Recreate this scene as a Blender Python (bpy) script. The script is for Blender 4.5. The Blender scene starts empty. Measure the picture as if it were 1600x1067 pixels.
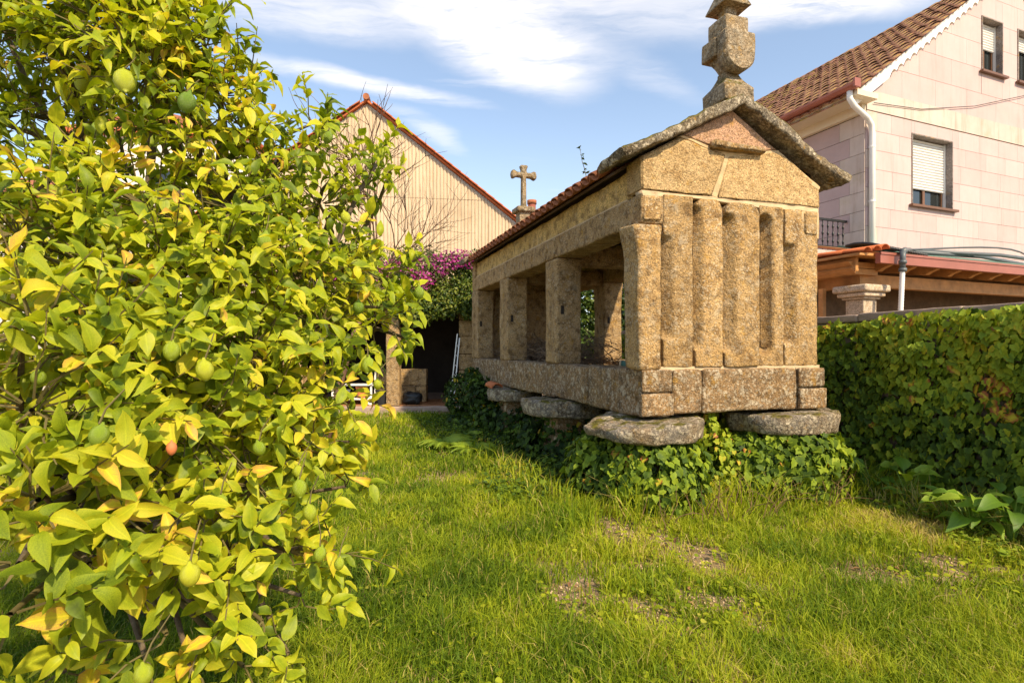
import bpy, bmesh, math, random
import numpy as np
from mathutils import Vector, Matrix, noise
R = random.Random(7)
RN = np.random.default_rng(11)
SC = bpy.context.scene
COL = SC.collection
# ------------------------------------------------------------------ camera, sky, sun
F, CX, HY, EYE = 840.0, 800.0, 544.0, 1.5
cam = bpy.data.objects.new('camera', bpy.data.cameras.new('camera'))
COL.objects.link(cam)
cam.location = (0, 0, EYE)
cam.rotation_euler = (math.radians(90), 0, 0)
cam.data.sensor_width = 36
cam.data.lens = 36 * F / 1600
cam.data.shift_y = (HY - 533.5) / 1600
cam.data.clip_start = .05
cam.data.clip_end = 2000
SC.camera = cam
SUN_EL = math.radians(41)
SUN_H = Vector((.57, -.822, 0)).normalized()
SUN_V = SUN_H * math.cos(SUN_EL) + Vector((0, 0, math.sin(SUN_EL)))
sl = bpy.data.lights.new('sun', 'SUN')
sl.energy = 4.1
sl.angle = math.radians(1.8)
sl.color = (1, .82, .57)
sun = bpy.data.objects.new('sun', sl)
sun.rotation_euler = SUN_V.to_track_quat('Z', 'Y').to_euler()
COL.objects.link(sun)
SC.view_settings.view_transform = 'Standard'
SC.view_settings.look = 'None'
SC.view_settings.gamma = 1
SC.view_settings.use_curve_mapping = False
SC.view_settings.exposure = 0.72
SC.render.engine = 'CYCLES'
SC.cycles.max_bounces = 6
SC.cycles.diffuse_bounces = 3
SC.cycles.glossy_bounces = 2
SC.cycles.transmission_bounces = 4
SC.cycles.transparent_max_bounces = 4
SC.cycles.use_denoising = True


class NT:
    """small wrapper for building node trees"""
    def __init__(s, nt): s.t = nt
    def n(s, ty, **k):
        nd = s.t.nodes.new(ty)
        for a, b in k.items(): setattr(nd, a, b)
        return nd
    def set(s, sock, v):
        if isinstance(v, bpy.types.NodeSocket): s.t.links.new(v, sock)
        elif v is not None:
            if isinstance(v, (tuple, list)) and len(v) == 3 and sock.type == 'RGBA': v = (*v, 1)
            sock.default_value = v
    def m(s, op, a, b=0.0, c=0.0, clamp=False):
        nd = s.n('ShaderNodeMath', operation=op, use_clamp=clamp)
        for i, v in enumerate((a, b, c)): s.set(nd.inputs[i], v)
        return nd.outputs[0]
    def vm(s, op, a, b=None, sc=None):
        nd = s.n('ShaderNodeVectorMath', operation=op)
        s.set(nd.inputs[0], a)
        if b is not None: s.set(nd.inputs[1], b)
        if sc is not None: s.set(nd.inputs[3], sc)
        return nd.outputs[1] if op in ('LENGTH', 'DOT_PRODUCT', 'DISTANCE') else nd.outputs[0]
    def noise(s, vec, scale, detail=4, rough=.55, dist=0.0, col=False):
        nd = s.n('ShaderNodeTexNoise')
        s.set(nd.inputs['Vector'], vec)
        nd.inputs['Scale'].default_value = scale
        nd.inputs['Detail'].default_value = detail
        nd.inputs['Roughness'].default_value = rough
        nd.inputs['Distortion'].default_value = dist
        return nd.outputs[1] if col else nd.outputs[0]
    def vor(s, vec, scale, feature='F1', out=0, rnd=1.0):
        nd = s.n('ShaderNodeTexVoronoi', feature=feature)
        s.set(nd.inputs['Vector'], vec)
        nd.inputs['Scale'].default_value = scale
        nd.inputs['Randomness'].default_value = rnd
        return nd.outputs[out]
    def ramp(s, fac, *stops, interp='LINEAR'):
        nd = s.n('ShaderNodeValToRGB')
        cr = nd.color_ramp
        cr.interpolation = interp
        while len(cr.elements) < len(stops): cr.elements.new(.5)
        for e, (p, c) in zip(cr.elements, stops):
            e.position = p
            if not isinstance(c, (tuple, list)): c = (c, c, c)
            e.color = (*c, 1)
        s.set(nd.inputs[0], fac)
        return nd.outputs[0]
    def step(s, v, lo, hi):
        nd = s.n('ShaderNodeMapRange', interpolation_type='SMOOTHSTEP')
        s.set(nd.inputs[0], v)
        nd.inputs[1].default_value = lo
        nd.inputs[2].default_value = hi
        return nd.outputs[0]
    def mix(s, f, a, b, blend='MIX'):
        nd = s.n('ShaderNodeMix', data_type='RGBA', blend_type=blend)
        s.set(nd.inputs[0], f); s.set(nd.inputs[6], a); s.set(nd.inputs[7], b)
        return nd.outputs[2]
    def bump(s, h, strength, dist, nrm=None):
        nd = s.n('ShaderNodeBump')
        nd.inputs['Strength'].default_value = strength
        nd.inputs['Distance'].default_value = dist
        s.set(nd.inputs['Height'], h)
        if nrm is not None: s.set(nd.inputs['Normal'], nrm)
        return nd.outputs[0]
    def scale(s, vec, sc):
        nd = s.n('ShaderNodeMapping')
        s.set(nd.inputs['Vector'], vec)
        nd.inputs['Scale'].default_value = sc
        return nd.outputs[0]


w = bpy.data.worlds.new('World')
SC.world = w
w.use_nodes = True
w.node_tree.nodes.clear()
g = NT(w.node_tree)
sky = g.n('ShaderNodeTexSky', sky_type='NISHITA')
sky.sun_disc = False
sky.sun_elevation = SUN_EL
sky.sun_rotation = math.radians(145)
sky.air_density = 1.0
sky.dust_density = .6
sky.ozone_density = 1.6
tc = g.n('ShaderNodeTexCoord').outputs['Generated']
sep = g.n('ShaderNodeSeparateXYZ'); g.set(sep.inputs[0], tc)
zc = g.m('MAXIMUM', sep.outputs[2], .04)
comb = g.n('ShaderNodeCombineXYZ')
g.set(comb.inputs[0], g.m('DIVIDE', sep.outputs[0], zc))
g.set(comb.inputs[1], g.m('DIVIDE', sep.outputs[1], zc))
P = comb.outputs[0]
warp = g.vm('SUBTRACT', g.noise(P, 1.3, 5, .6, col=True), (.5, .5, .5))
Pw = g.vm('ADD', P, g.vm('SCALE', warp, sc=.30))


def ell(cx, cy, ang, rx, ry, lo=1.0, hi=.0, src=None):
    mp = g.n('ShaderNodeMapping', vector_type='TEXTURE')
    g.set(mp.inputs['Vector'], src or Pw)
    mp.inputs['Location'].default_value = (cx, cy, 0)
    mp.inputs['Rotation'].default_value = (0, 0, ang)
    mp.inputs['Scale'].default_value = (rx, ry, 1)
    return g.step(g.vm('LENGTH', mp.outputs[0]), lo, hi)


streak = g.n('ShaderNodeMapping'); g.set(streak.inputs[0], Pw)
streak.inputs['Rotation'].default_value = (0, 0, math.radians(-35))
streak.inputs['Scale'].default_value = (.9, 3.4, 1)
fib = g.noise(streak.outputs[0], 1.7, 8, .62, .4)
big = g.noise(Pw, .9, 4, .5)
body = None
for (ex, ey, ea, rx, ry, k) in ((.0, 1.80, 49, .52, .24, 1.15), (-.05, 1.50, 0, .42, .16, .7), (.52, 1.58, -12, .55, .24, .5), (-.62, 1.60, 5, .55, .18, .6),
                                (-.52, 2.06, 27, .50, .10, .8), (-.38, 2.50, 62, .34, .10, .45), (.93, 1.58, -8, .40, .13, .9), (.50, 2.0, 40, .4, .10, .25)):
    e_ = g.m('MULTIPLY', ell(ex, ey, math.radians(ea), rx, ry, 1.15, .15), k)
    body = e_ if body is None else g.m('ADD', body, e_)
fib2 = g.noise(streak.outputs[0], 5.5, 9, .7, .6)
cl = g.m('MULTIPLY', body, g.step(g.m('ADD', g.m('MULTIPLY', fib, .72), g.m('MULTIPLY', fib2, .28)), .26, .60), clamp=True)
thin = g.m('MULTIPLY', g.step(fib, .52, .85), g.step(big, .46, .66))
cl = g.m('ADD', cl, g.m('MULTIPLY', thin, .55), clamp=True)
haze = g.m('ADD', g.m('MULTIPLY', g.step(sep.outputs[2], .45, .05), .38), .14)
col = g.mix(haze, g.mix(1.0, sky.outputs[0], (1.03, 1.01, .97), 'MULTIPLY'), (4.2, 4.6, 4.9))
col = g.mix(g.m('MULTIPLY', cl, .95), col, (5.7, 5.35, 5.15))
bg = g.n('ShaderNodeBackground')
g.set(bg.inputs[0], col)
bg.inputs[1].default_value = .15
wo = g.n('ShaderNodeOutputWorld')
w.node_tree.links.new(bg.outputs[0], wo.inputs[0])

# ------------------------------------------------------------------ materials


def new_mat(name):
    m = bpy.data.materials.new(name)
    m.use_nodes = True
    nt = m.node_tree
    b = nt.nodes['Principled BSDF']
    return m, NT(nt), b


def ocoord(g): return g.n('ShaderNodeTexCoord').outputs['Object']


def granite(name, c1, c2, dark, lich=.5, moss=0.0, grey=0.0, bump=1.0, spot=26, patch=0.0):
    """coarse lichened granite: c1/c2 body colours, dark stain colour"""
    m, g, b = new_mat(name)
    o = ocoord(g)
    big = g.noise(o, 1.9, 6, .62)
    mid = g.noise(o, 9, 5, .6)
    fine = g.noise(o, 75, 3, .7)
    gr = g.vor(o, 95, out=1)
    grv = g.n('ShaderNodeSeparateColor'); g.set(grv.inputs[0], gr)
    col = g.mix(g.step(big, .35, .66), c1, c2)
    col = g.mix(g.m('MULTIPLY', g.step(mid, .46, .66), .8), col, dark)
    col = g.mix(g.m('MULTIPLY', g.step(g.noise(o, 3.1, 7, .75), .52, .66), .5), col, dark)
    # grey weathering
    if grey: col = g.mix(g.m('MULTIPLY', g.step(g.noise(o, 4.3, 5, .65), .42, .62), grey), col, (.23, .215, .19))
    spk = g.ramp(fine, (.28, .42), (.5, 1.0), (.74, 1.5))
    col = g.mix(.85, col, spk, 'MULTIPLY')
    g2 = g.ramp(grv.outputs[0], (0, .72), (.75, 1.0), (1, 1.35))
    col = g.mix(.8, col, g2, 'MULTIPLY')
    # black specks of mica
    col = g.mix(g.m('MULTIPLY', g.step(grv.outputs[1], .86, .93), .5), col, (.05, .035, .02))
    oi = g.n('ShaderNodeObjectInfo').outputs['Random']
    col = g.mix(1.0, col, g.ramp(oi, (0, .84), (1, 1.14)), 'MULTIPLY')
    # pale lichen discs
    ow = g.vm('ADD', o, g.vm('SCALE', g.noise(o, 30, 3, col=True), sc=.03))
    v1 = g.vor(ow, spot)
    v1s = g.step(v1, .42, .26)
    area = g.step(g.noise(o, 3.2, 4, .6), .62 - .34 * lich, .74 - .24 * lich)
    l1 = g.m('MULTIPLY', v1s, area)
    v2 = g.step(g.vor(ow, spot * 2.7), .38, .2)
    l2 = g.m('MULTIPLY', v2, g.step(g.noise(o, 5.2, 4, .6), .60 - .3 * lich, .72 - .2 * lich))
    l = g.m('MULTIPLY', g.m('MAXIMUM', l1, l2), .8)
    if patch:
        pz = g.m('MULTIPLY', g.step(g.noise(o, 10, 9, .78, .3), .53, .58), patch)
        l = g.m('MAXIMUM', g.m('MULTIPLY', l, .55), pz)
    col = g.mix(l, col, (.66, .56, .40))
    # orange lichen
    ol = g.m('MULTIPLY', g.step(g.noise(o, 7.3, 7, .75), .55, .68), .6)
    col = g.mix(ol, col, (.46, .245, .03))
    if moss:
        ge = g.n('ShaderNodeNewGeometry')
        sp = g.n('ShaderNodeSeparateXYZ'); g.set(sp.inputs[0], ge.outputs['Normal'])
        up = g.step(sp.outputs[2], .05, .7)
        mm = g.m('MULTIPLY', up, g.step(g.noise(o, 6, 6, .7), .62 - .25 * moss, .70 - .2 * moss))
        mc = g.ramp(g.noise(o, 22, 4, .7), (.3, (.035, .03, .008)), (.5, (.11, .095, .015)), (.7, (.24, .20, .02)))
        col = g.mix(mm, col, mc)
    g.set(b.inputs['Base Color'], col)
    b.inputs['Roughness'].default_value = .93
    b.inputs['Specular IOR Level'].default_value = .2
    h = g.m('ADD', g.m('MULTIPLY', fine, .5), g.m('ADD', g.m('MULTIPLY', mid, .9), g.m('MULTIPLY', l, .25)))
    h = g.m('ADD', h, g.m('MULTIPLY', g.noise(o, 28, 3, .6), .8))
    g.set(b.inputs['Normal'], g.bump(h, .9 * bump, .03))
    return m


def plain(name, col, rough=.6, var=.18, vs=6, bump=.0, bs=60, metal=0.0, spec=.4, dirt=None, runs=0.0):
    m, g, b = new_mat(name)
    o = ocoord(g)
    n = g.noise(o, vs, 6, .62)
    k = g.ramp(n, (.25, 1 - var), (.75, 1 + var))
    c = g.mix(1.0, col, k, 'MULTIPLY')
    if dirt:
        c = g.mix(g.m('MULTIPLY', g.step(g.noise(o, vs * .6, 7, .7), .5, .72), dirt[1]), c, dirt[0])
    if runs:
        rn = g.noise(g.scale(o, (5, 5, .45)), 1.6, 7, .7)
        c = g.mix(g.m('MULTIPLY', g.step(rn, .48, .72), runs), c, g.mix(1.0, c, (.62, .50, .40), 'MULTIPLY'))
        oi = g.n('ShaderNodeObjectInfo').outputs['Random']
        c = g.mix(1.0, c, g.ramp(oi, (0, .93), (1, 1.05)), 'MULTIPLY')
    g.set(b.inputs['Base Color'], c)
    b.inputs['Roughness'].default_value = rough
    b.inputs['Metallic'].default_value = metal
    b.inputs['Specular IOR Level'].default_value = spec
    if bump: g.set(b.inputs['Normal'], g.bump(g.noise(o, bs, 4, .6), bump, .01))
    return m


def leafmat(name, stops, trans=.3, rough=.42, vein=.35, spec=.45, blotch=.25, pale=1.25, tcol=1.3):
    """tint attribute picks the leaf colour, painted light and shade included, mid attribute is the distance from the midrib"""
    m, g, b = new_mat(name)
    at = g.n('ShaderNodeAttribute', attribute_name='tint').outputs['Fac']
    md = g.n('ShaderNodeAttribute', attribute_name='mid').outputs['Fac']
    o = ocoord(g)
    t = g.m('ADD', at, g.m('MULTIPLY', g.m('SUBTRACT', g.noise(o, 34, 4, .65), .5), blotch))
    if vein: t = g.m('ADD', t, g.m('MULTIPLY', g.m('SUBTRACT', md, .45), .16))
    c = g.ramp(t, *stops)
    if vein:
        c = g.mix(g.m('MULTIPLY', g.step(md, .16, .02), vein), c, g.mix(1.0, c, (1.7, 1.6, 1.5), 'MULTIPLY'))
    back = g.n('ShaderNodeNewGeometry').outputs['Backfacing']
    c = g.mix(g.m('MULTIPLY', back, .6), c, g.mix(1.0, c, (pale, pale, pale), 'MULTIPLY'))
    g.set(b.inputs['Base Color'], c)
    b.inputs['Roughness'].default_value = rough
    b.inputs['Specular IOR Level'].default_value = spec
    if vein:
        g.set(b.inputs['Normal'], g.bump(g.noise(o, 60, 2, .5), .35, .004))
    tr = g.n('ShaderNodeBsdfTranslucent')
    g.set(tr.inputs[0], g.mix(1.0, c, (tcol, tcol, .6), 'MULTIPLY'))
    mx = g.n('ShaderNodeMixShader')
    mx.inputs[0].default_value = trans
    nt = m.node_tree
    nt.links.new(b.outputs[0], mx.inputs[1]); nt.links.new(tr.outputs[0], mx.inputs[2])
    nt.links.new(mx.outputs[0], nt.nodes['Material Output'].inputs[0])
    return m


M = {}
M['stone'] = granite('golden_granite', (.60, .415, .205), (.54, .36, .165), (.38, .23, .09), lich=.10)
M['stone_lichen'] = granite('lichened_granite', (.52, .335, .145), (.44, .27, .105), (.20, .115, .045), lich=.6, grey=.0, spot=30, patch=.35)
M['stone_base'] = granite('weathered_base_granite', (.36, .22, .10), (.26, .155, .065), (.10, .06, .028), lich=.9, grey=.12, spot=24, patch=.7)
M['stone_side'] = granite('side_granite', (.52, .345, .165), (.42, .27, .12), (.17, .10, .045), lich=.40, patch=.22)
M['stone_grey'] = granite('grey_finial_granite', (.38, .27, .15), (.28, .20, .11), (.11, .08, .04), lich=.8, grey=.25, moss=.5, patch=.4)
M['stone_moss'] = granite('mossy_slab_granite', (.24, .18, .105), (.17, .13, .08), (.05, .035, .018), lich=1.0, grey=.35, moss=.9, spot=22, patch=.75)
M['stone_cap'] = granite('staddle_cap_granite', (.27, .20, .125), (.20, .15, .10), (.06, .042, .025), lich=1.0, grey=.55, moss=.6, spot=22, patch=.8)
M['stone_pink'] = granite('pink_granite', (.60, .36, .23), (.55, .33, .20), (.42, .25, .13), lich=.0)
M['mortar'] = plain('pale_lime_mortar', (.58, .43, .26), .95, .25, 8, .6, 50, spec=.15)
M['render'] = granite('ochre_wall_render', (.66, .45, .17), (.56, .37, .13), (.24, .15, .06), lich=.0, patch=.15, bump=.6)
M['joint'] = plain('stone_coloured_joint', (.54, .39, .215), .95, .3, 8, .7, 50, spec=.15)
M['soil'] = None
M['tile'] = plain('terracotta_roof_tile', (.36, .135, .065), .85, .38, 7, .4, 40, spec=.2, dirt=((.12, .08, .05), .6))
M['tile_new'] = plain('orange_roof_tile', (.50, .14, .05), .8, .22, 3, .2, 40, spec=.2)


def mossy_tile():
    m, g, b = new_mat('mossy_roof_tile')
    o = ocoord(g)
    c = g.ramp(g.noise(o, 6, 5, .6), (.3, (.20, .085, .05)), (.5, (.34, .15, .09)), (.72, (.50, .27, .18)))
    mo = g.m('MULTIPLY', g.step(g.noise(o, 3.4, 9, .85), .505, .57), .85)
    c = g.mix(mo, c, g.ramp(g.noise(o, 15, 3, .6), (.35, (.17, .12, .03)), (.62, (.48, .37, .025))))
    g.set(b.inputs['Base Color'], c); b.inputs['Roughness'].default_value = .95
    g.set(b.inputs['Normal'], g.bump(g.noise(o, 30, 4, .6), .6, .02))
    return m


M['tile_moss'] = mossy_tile()
M['pink_panel'] = plain('pink_stone_cladding', (.545, .405, .38), .75, .07, 2.2, .08, 90, spec=.3, dirt=((.50, .38, .33), .3), runs=.22)
M['pink_panel_dark'] = plain('shaded_pink_cladding', (.46, .335, .31), .75, .08, 3, .1, 90, spec=.3)  # darker copy of pink_panel: side wall shade put into the colour, also joints
M['cream_block'] = plain('cream_quoin_stone', (.565, .46, .39), .75, .08, 3, .1, 90, spec=.3, dirt=((.42, .34, .2), .5), runs=.5)
M['grey_speck'] = granite('speckled_window_granite', (.33, .28, .25), (.30, .26, .24), (.2, .17, .15), lich=0.0, bump=.2)
M['white_paint'] = plain('white_painted_plastic', (.78, .76, .71), .45, .05, 3)
M['cream_paint'] = plain('cream_painted_soffit', (.70, .60, .44), .7, .06, 2)
M['brown_frame'] = plain('brown_window_frame', (.16, .075, .035), .45, .15, 10)
M['copper_gutter'] = plain('copper_brown_gutter', (.36, .125, .085), .4, .12, 4, metal=.3)
M['wood'] = plain('varnished_porch_timber', (.46, .22, .07), .6, .35, 5, .3, 30)
M['old_wood'] = plain('old_dark_timber', (.10, .06, .032), .85, .4, 8, .5, 30)
M['black_plastic'] = plain('black_plastic', (.02, .021, .022), .5, .2, 8)
M['grey_plastic'] = plain('grey_plastic_pipe', (.10, .115, .12), .45, .15, 8)
M['black_iron'] = plain('black_iron', (.015, .015, .015), .5, .2, 8)
M['concrete'] = plain('stained_concrete', (.38, .28, .215), .95, .3, 3, .5, 40, spec=.15, dirt=((.11, .085, .06), .6))
M['corrugated'] = plain('cream_corrugated_sheet', (.60, .47, .32), .8, .09, .7, .1, 30, spec=.2, dirt=((.40, .29, .18), .5), runs=.7)
M['white_wall'] = plain('white_house_wall', (.74, .70, .62), .85, .06, 1)
M['terracotta_floor'] = plain('terracotta_floor_tile', (.36, .155, .06), .6, .3, 3, .2, 30)
M['dark_wall'] = plain('shade_dark_wall', (.035, .026, .02), .95, .4, 2)  # unlit inside put into the colour: shelter walls, house core, bolt holes
M['clay'] = plain('orange_clay', (.55, .17, .06), .7, .15, 8)
M['alu'] = plain('aluminium', (.62, .60, .56), .4, .1, 8, metal=.6)
M['bark'] = plain('grey_brown_bark', (.13, .095, .06), .92, .5, 14, .9, 60, dirt=((.30, .29, .22), .5))
M['twig'] = plain('green_brown_twig', (.12, .095, .03), .8, .4, 14)
M['bare_twig'] = plain('bare_brown_twig', (.16, .09, .055), .9, .3, 10)
M['ivy_stem'] = plain('ivy_stem_bark', (.16, .09, .045), .9, .3, 10)
M['stick'] = plain('dry_brushwood', (.17, .115, .07), .95, .4, 10)
M['tarp_green'] = plain('green_rolled_sheet', (.05, .13, .09), .5, .15, 8)
M['board_blue'] = plain('pale_blue_board', (.42, .52, .55), .6, .1, 8)
M['green_roof'] = plain('green_roof_sheet', (.10, .19, .15), .7, .3, 10)
gm, g_, b_ = new_mat('dark_window_glass')
b_.inputs['Base Color'].default_value = (.02, .025, .025, 1)
b_.inputs['Roughness'].default_value = .06
b_.inputs['Specular IOR Level'].default_value = .8
M['glass'] = gm

LEMON = [(0.0, (.05, .075, .007)), (.28, (.14, .20, .009)), (.50, (.30, .36, .014)), (.78, (.50, .49, .022)),
         (.95, (.64, .52, .035)), (1.0, (.58, .36, .06))]
M['lemon_leaf'] = leafmat('lemon_leaf', LEMON, .36, .5, spec=.28, blotch=.5)
M['ivy_leaf'] = leafmat('ivy_leaf', [(0.0, (.016, .034, .007)), (.30, (.065, .115, .012)), (.55, (.21, .29, .02)),
                                     (.8, (.33, .38, .025)), (.93, (.50, .40, .03)), (1.0, (.30, .10, .03))], .22, .6, spec=.2)
M['grass'] = leafmat('grass_blade', [(0.0, (.04, .085, .006)), (.35, (.13, .205, .009)), (.65, (.315, .37, .014)),
                                     (.85, (.43, .44, .025)), (1.0, (.50, .38, .14))], .35, .6, vein=0, spec=.2, blotch=.15)
M['broad_leaf'] = leafmat('broad_leaf', [(0.0, (.04, .10, .01)), (.5, (.14, .25, .015)), (1.0, (.32, .42, .03))], .3, .5)
M['capital'] = granite('beige_column_granite', (.58, .46, .33), (.52, .41, .30), (.40, .30, .2), lich=.0, bump=.2)
M['shrub_leaf'] = leafmat('bougainvillea_leaf', [(0.0, (.02, .045, .008)), (.4, (.07, .12, .012)), (.75, (.24, .26, .03)),
                                                 (1.0, (.40, .22, .05))], .25, .5, vein=0)
M['magenta'] = leafmat('magenta_bract', [(0.0, (.22, .012, .13)), (.5, (.42, .03, .26)), (1.0, (.60, .14, .40))], .35, .6, vein=0)
M['dry_leaf'] = leafmat('dry_leaf', [(0.0, (.10, .045, .02)), (.5, (.26, .13, .05)), (1.0, (.42, .28, .10))], .15, .8)


def lemon_skin():
    m, g, b = new_mat('green_lemon_skin')
    o = ocoord(g)
    r = g.n('ShaderNodeObjectInfo').outputs['Random']
    t = g.m('ADD', g.m('MULTIPLY', r, .6), g.m('MULTIPLY', g.noise(o, 14, 4, .6), .5))
    g.set(b.inputs['Base Color'], g.ramp(t, (.2, (.10, .19, .012)), (.5, (.26, .34, .015)), (.9, (.50, .50, .02))))
    b.inputs['Roughness'].default_value = .4
    g.set(b.inputs['Normal'], g.bump(g.m('ADD', g.noise(o, 170, 2), g.m('MULTIPLY', g.noise(o, 45, 3), 1.2)), .5, .006))
    return m


M['lemon'] = lemon_skin()


def soil():
    m, g, b = new_mat('lawn_soil')
    o = ocoord(g)
    c = g.ramp(g.noise(o, 1.6, 8, .7), (.3, (.08, .07, .016)), (.47, (.23, .165, .075)), (.62, (.42, .29, .18)))
    c = g.mix(.7, c, g.ramp(g.noise(o, 60, 3, .7), (.3, .6), (.7, 1.5)), 'MULTIPLY')
    g.set(b.inputs['Base Color'], c); b.inputs['Roughness'].default_value = 1
    b.inputs['Specular IOR Level'].default_value = .1
    g.set(b.inputs['Normal'], g.bump(g.noise(o, 25, 6, .7), 1, .03))
    return m


M['soil'] = soil()

# ------------------------------------------------------------------ helpers


def link(o, parent=None):
    COL.objects.link(o)
    if parent is not None: o.parent = parent
    return o


def thing(name, label, cat, loc=(0, 0, 0), rz=0, group=None, kind=None):
    o = bpy.data.objects.new(name, None)
    o.empty_display_size = .2
    o.location = loc
    o.rotation_euler = (0, 0, rz)
    COL.objects.link(o)
    return tag(o, label, cat, group, kind)


def tag(o, label=None, cat=None, group=None, kind=None):
    if label: o['label'] = label
    if cat: o['category'] = cat
    if group: o['group'] = group
    if kind: o['kind'] = kind
    return o


def W(px, py, d):
    return Vector(((px - CX) / F * d, d, EYE + (HY - py) / F * d))


class MB:
    def __init__(s): s.v = []; s.f = []
    def add(s, V, Fc):
        n = len(s.v)
        s.v += [tuple(p) for p in V]
        s.f += [tuple(i + n for i in f) for f in Fc]
        return s
    def box(s, x0, x1, y0, y1, z0, z1):
        return s.add([(x0, y0, z0), (x1, y0, z0), (x1, y1, z0), (x0, y1, z0), (x0, y0, z1), (x1, y0, z1), (x1, y1, z1), (x0, y1, z1)],
                     [(0, 3, 2, 1), (4, 5, 6, 7), (0, 1, 5, 4), (1, 2, 6, 5), (2, 3, 7, 6), (3, 0, 4, 7)])
    def prism(s, pts, off):
        """pts: 3d polygon, off: 3d extrusion vector (polygon seen CCW from -off side)"""
        n = len(pts); off = Vector(off)
        a = [Vector(p) for p in pts]; b = [p + off for p in a]
        return s.add(a + b, [tuple(range(n)), tuple(range(2 * n - 1, n - 1, -1))] +
                     [((i + 1) % n, i, n + i, n + (i + 1) % n) for i in range(n)])
    def tube(s, path, rad, seg=6, caps=True):
        path = [Vector(p) for p in path]
        if not isinstance(rad, (list, tuple)): rad = [rad] * len(path)
        V = []; Fc = []
        up = None
        for i, p in enumerate(path):
            d = (path[min(i + 1, len(path) - 1)] - path[max(i - 1, 0)])
            d = d.normalized() if d.length > 1e-9 else Vector((0, 0, 1))
            if up is None:
                up = d.orthogonal().normalized()
            else:
                up = (up - d * up.dot(d))
                up = up.normalized() if up.length > 1e-6 else d.orthogonal().normalized()
            sd = d.cross(up)
            for k in range(seg):
                a = 2 * math.pi * k / seg
                V.append(p + (up * math.cos(a) + sd * math.sin(a)) * rad[i])
        for i in range(len(path) - 1):
            for k in range(seg):
                a, b = i * seg + k, i * seg + (k + 1) % seg
                Fc.append((a, b, b + seg, a + seg))
        if caps:
            Fc.append(tuple(reversed(range(seg))))
            Fc.append(tuple(range((len(path) - 1) * seg, len(path) * seg)))
        return s.add(V, Fc)
    def build(s, name, mat, parent=None, smooth=False):
        me = bpy.data.meshes.new(name)
        me.from_pydata(s.v, [], s.f)
        me.materials.append(mat)
        if smooth:
            me.polygons.foreach_set('use_smooth', [True] * len(me.polygons))
        me.update()
        return link(bpy.data.objects.new(name, me), parent)


def rough_fn(p, amp, freq, seed):
    q = Vector((p[0] * freq + seed * 3.7, p[1] * freq + seed * 1.3, p[2] * freq - seed * 2.1))
    return noise.noise_vector(q) * amp + noise.noise_vector(q * 2.9) * (amp * .45)


SEED = [0]


def block(x0, x1, y0, y1, z0, z1, r=.022, res=.09, amp=.009, freq=4, warp=None):
    """a worn stone block: rounded edges and an uneven face"""
    SEED[0] += 1
    sd = SEED[0]
    def ax(a, b):
        L = b - a; rr = min(r, L * .3)
        n = max(1, round((L - 2 * rr) / res))
        e = min(.016, (L - 2 * rr) * .2)
        a1, b1 = a + rr + e, b - rr - e
        return [a, a + rr] + [a1 + (b1 - a1) * i / n for i in range(n + 1)] + [b - rr, b]
    X, Y, Z = ax(x0, x1), ax(y0, y1), ax(z0, z1)
    idx = {}; V = []; Fc = []
    def vid(i, j, k):
        if (i, j, k) not in idx:
            p = Vector((X[i], Y[j], Z[k]))
            rr = min(r, (x1 - x0) * .3, (y1 - y0) * .3, (z1 - z0) * .3)
            c = Vector((min(max(p.x, x0 + rr), x1 - rr), min(max(p.y, y0 + rr), y1 - rr), min(max(p.z, z0 + rr), z1 - rr)))
            d = p - c
            if d.length > 1e-9: p = c + d.normalized() * rr
            if warp: p = Vector(warp(p))
            p += rough_fn(p, amp, freq, sd)
            idx[(i, j, k)] = len(V); V.append(p)
        return idx[(i, j, k)]
    nx, ny, nz = len(X) - 1, len(Y) - 1, len(Z) - 1
    for i in range(nx):
        for j in range(ny):
            Fc.append((vid(i, j, 0), vid(i, j + 1, 0), vid(i + 1, j + 1, 0), vid(i + 1, j, 0)))
            Fc.append((vid(i, j, nz), vid(i + 1, j, nz), vid(i + 1, j + 1, nz), vid(i, j + 1, nz)))
    for i in range(nx):
        for k in range(nz):
            Fc.append((vid(i, 0, k), vid(i + 1, 0, k), vid(i + 1, 0, k + 1), vid(i, 0, k + 1)))
            Fc.append((vid(i, ny, k), vid(i, ny, k + 1), vid(i + 1, ny, k + 1), vid(i + 1, ny, k)))
    for j in range(ny):
        for k in range(nz):
            Fc.append((vid(0, j, k), vid(0, j, k + 1), vid(0, j + 1, k + 1), vid(0, j + 1, k)))
            Fc.append((vid(nx, j, k), vid(nx, j + 1, k), vid(nx, j + 1, k + 1), vid(nx, j, k + 1)))
    return V, Fc


def stone(name, mat, parent, *a, **k):
    V, Fc = block(*a, **k)
    return MB().add(V, Fc).build(name, mat, parent, smooth=True)


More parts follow.
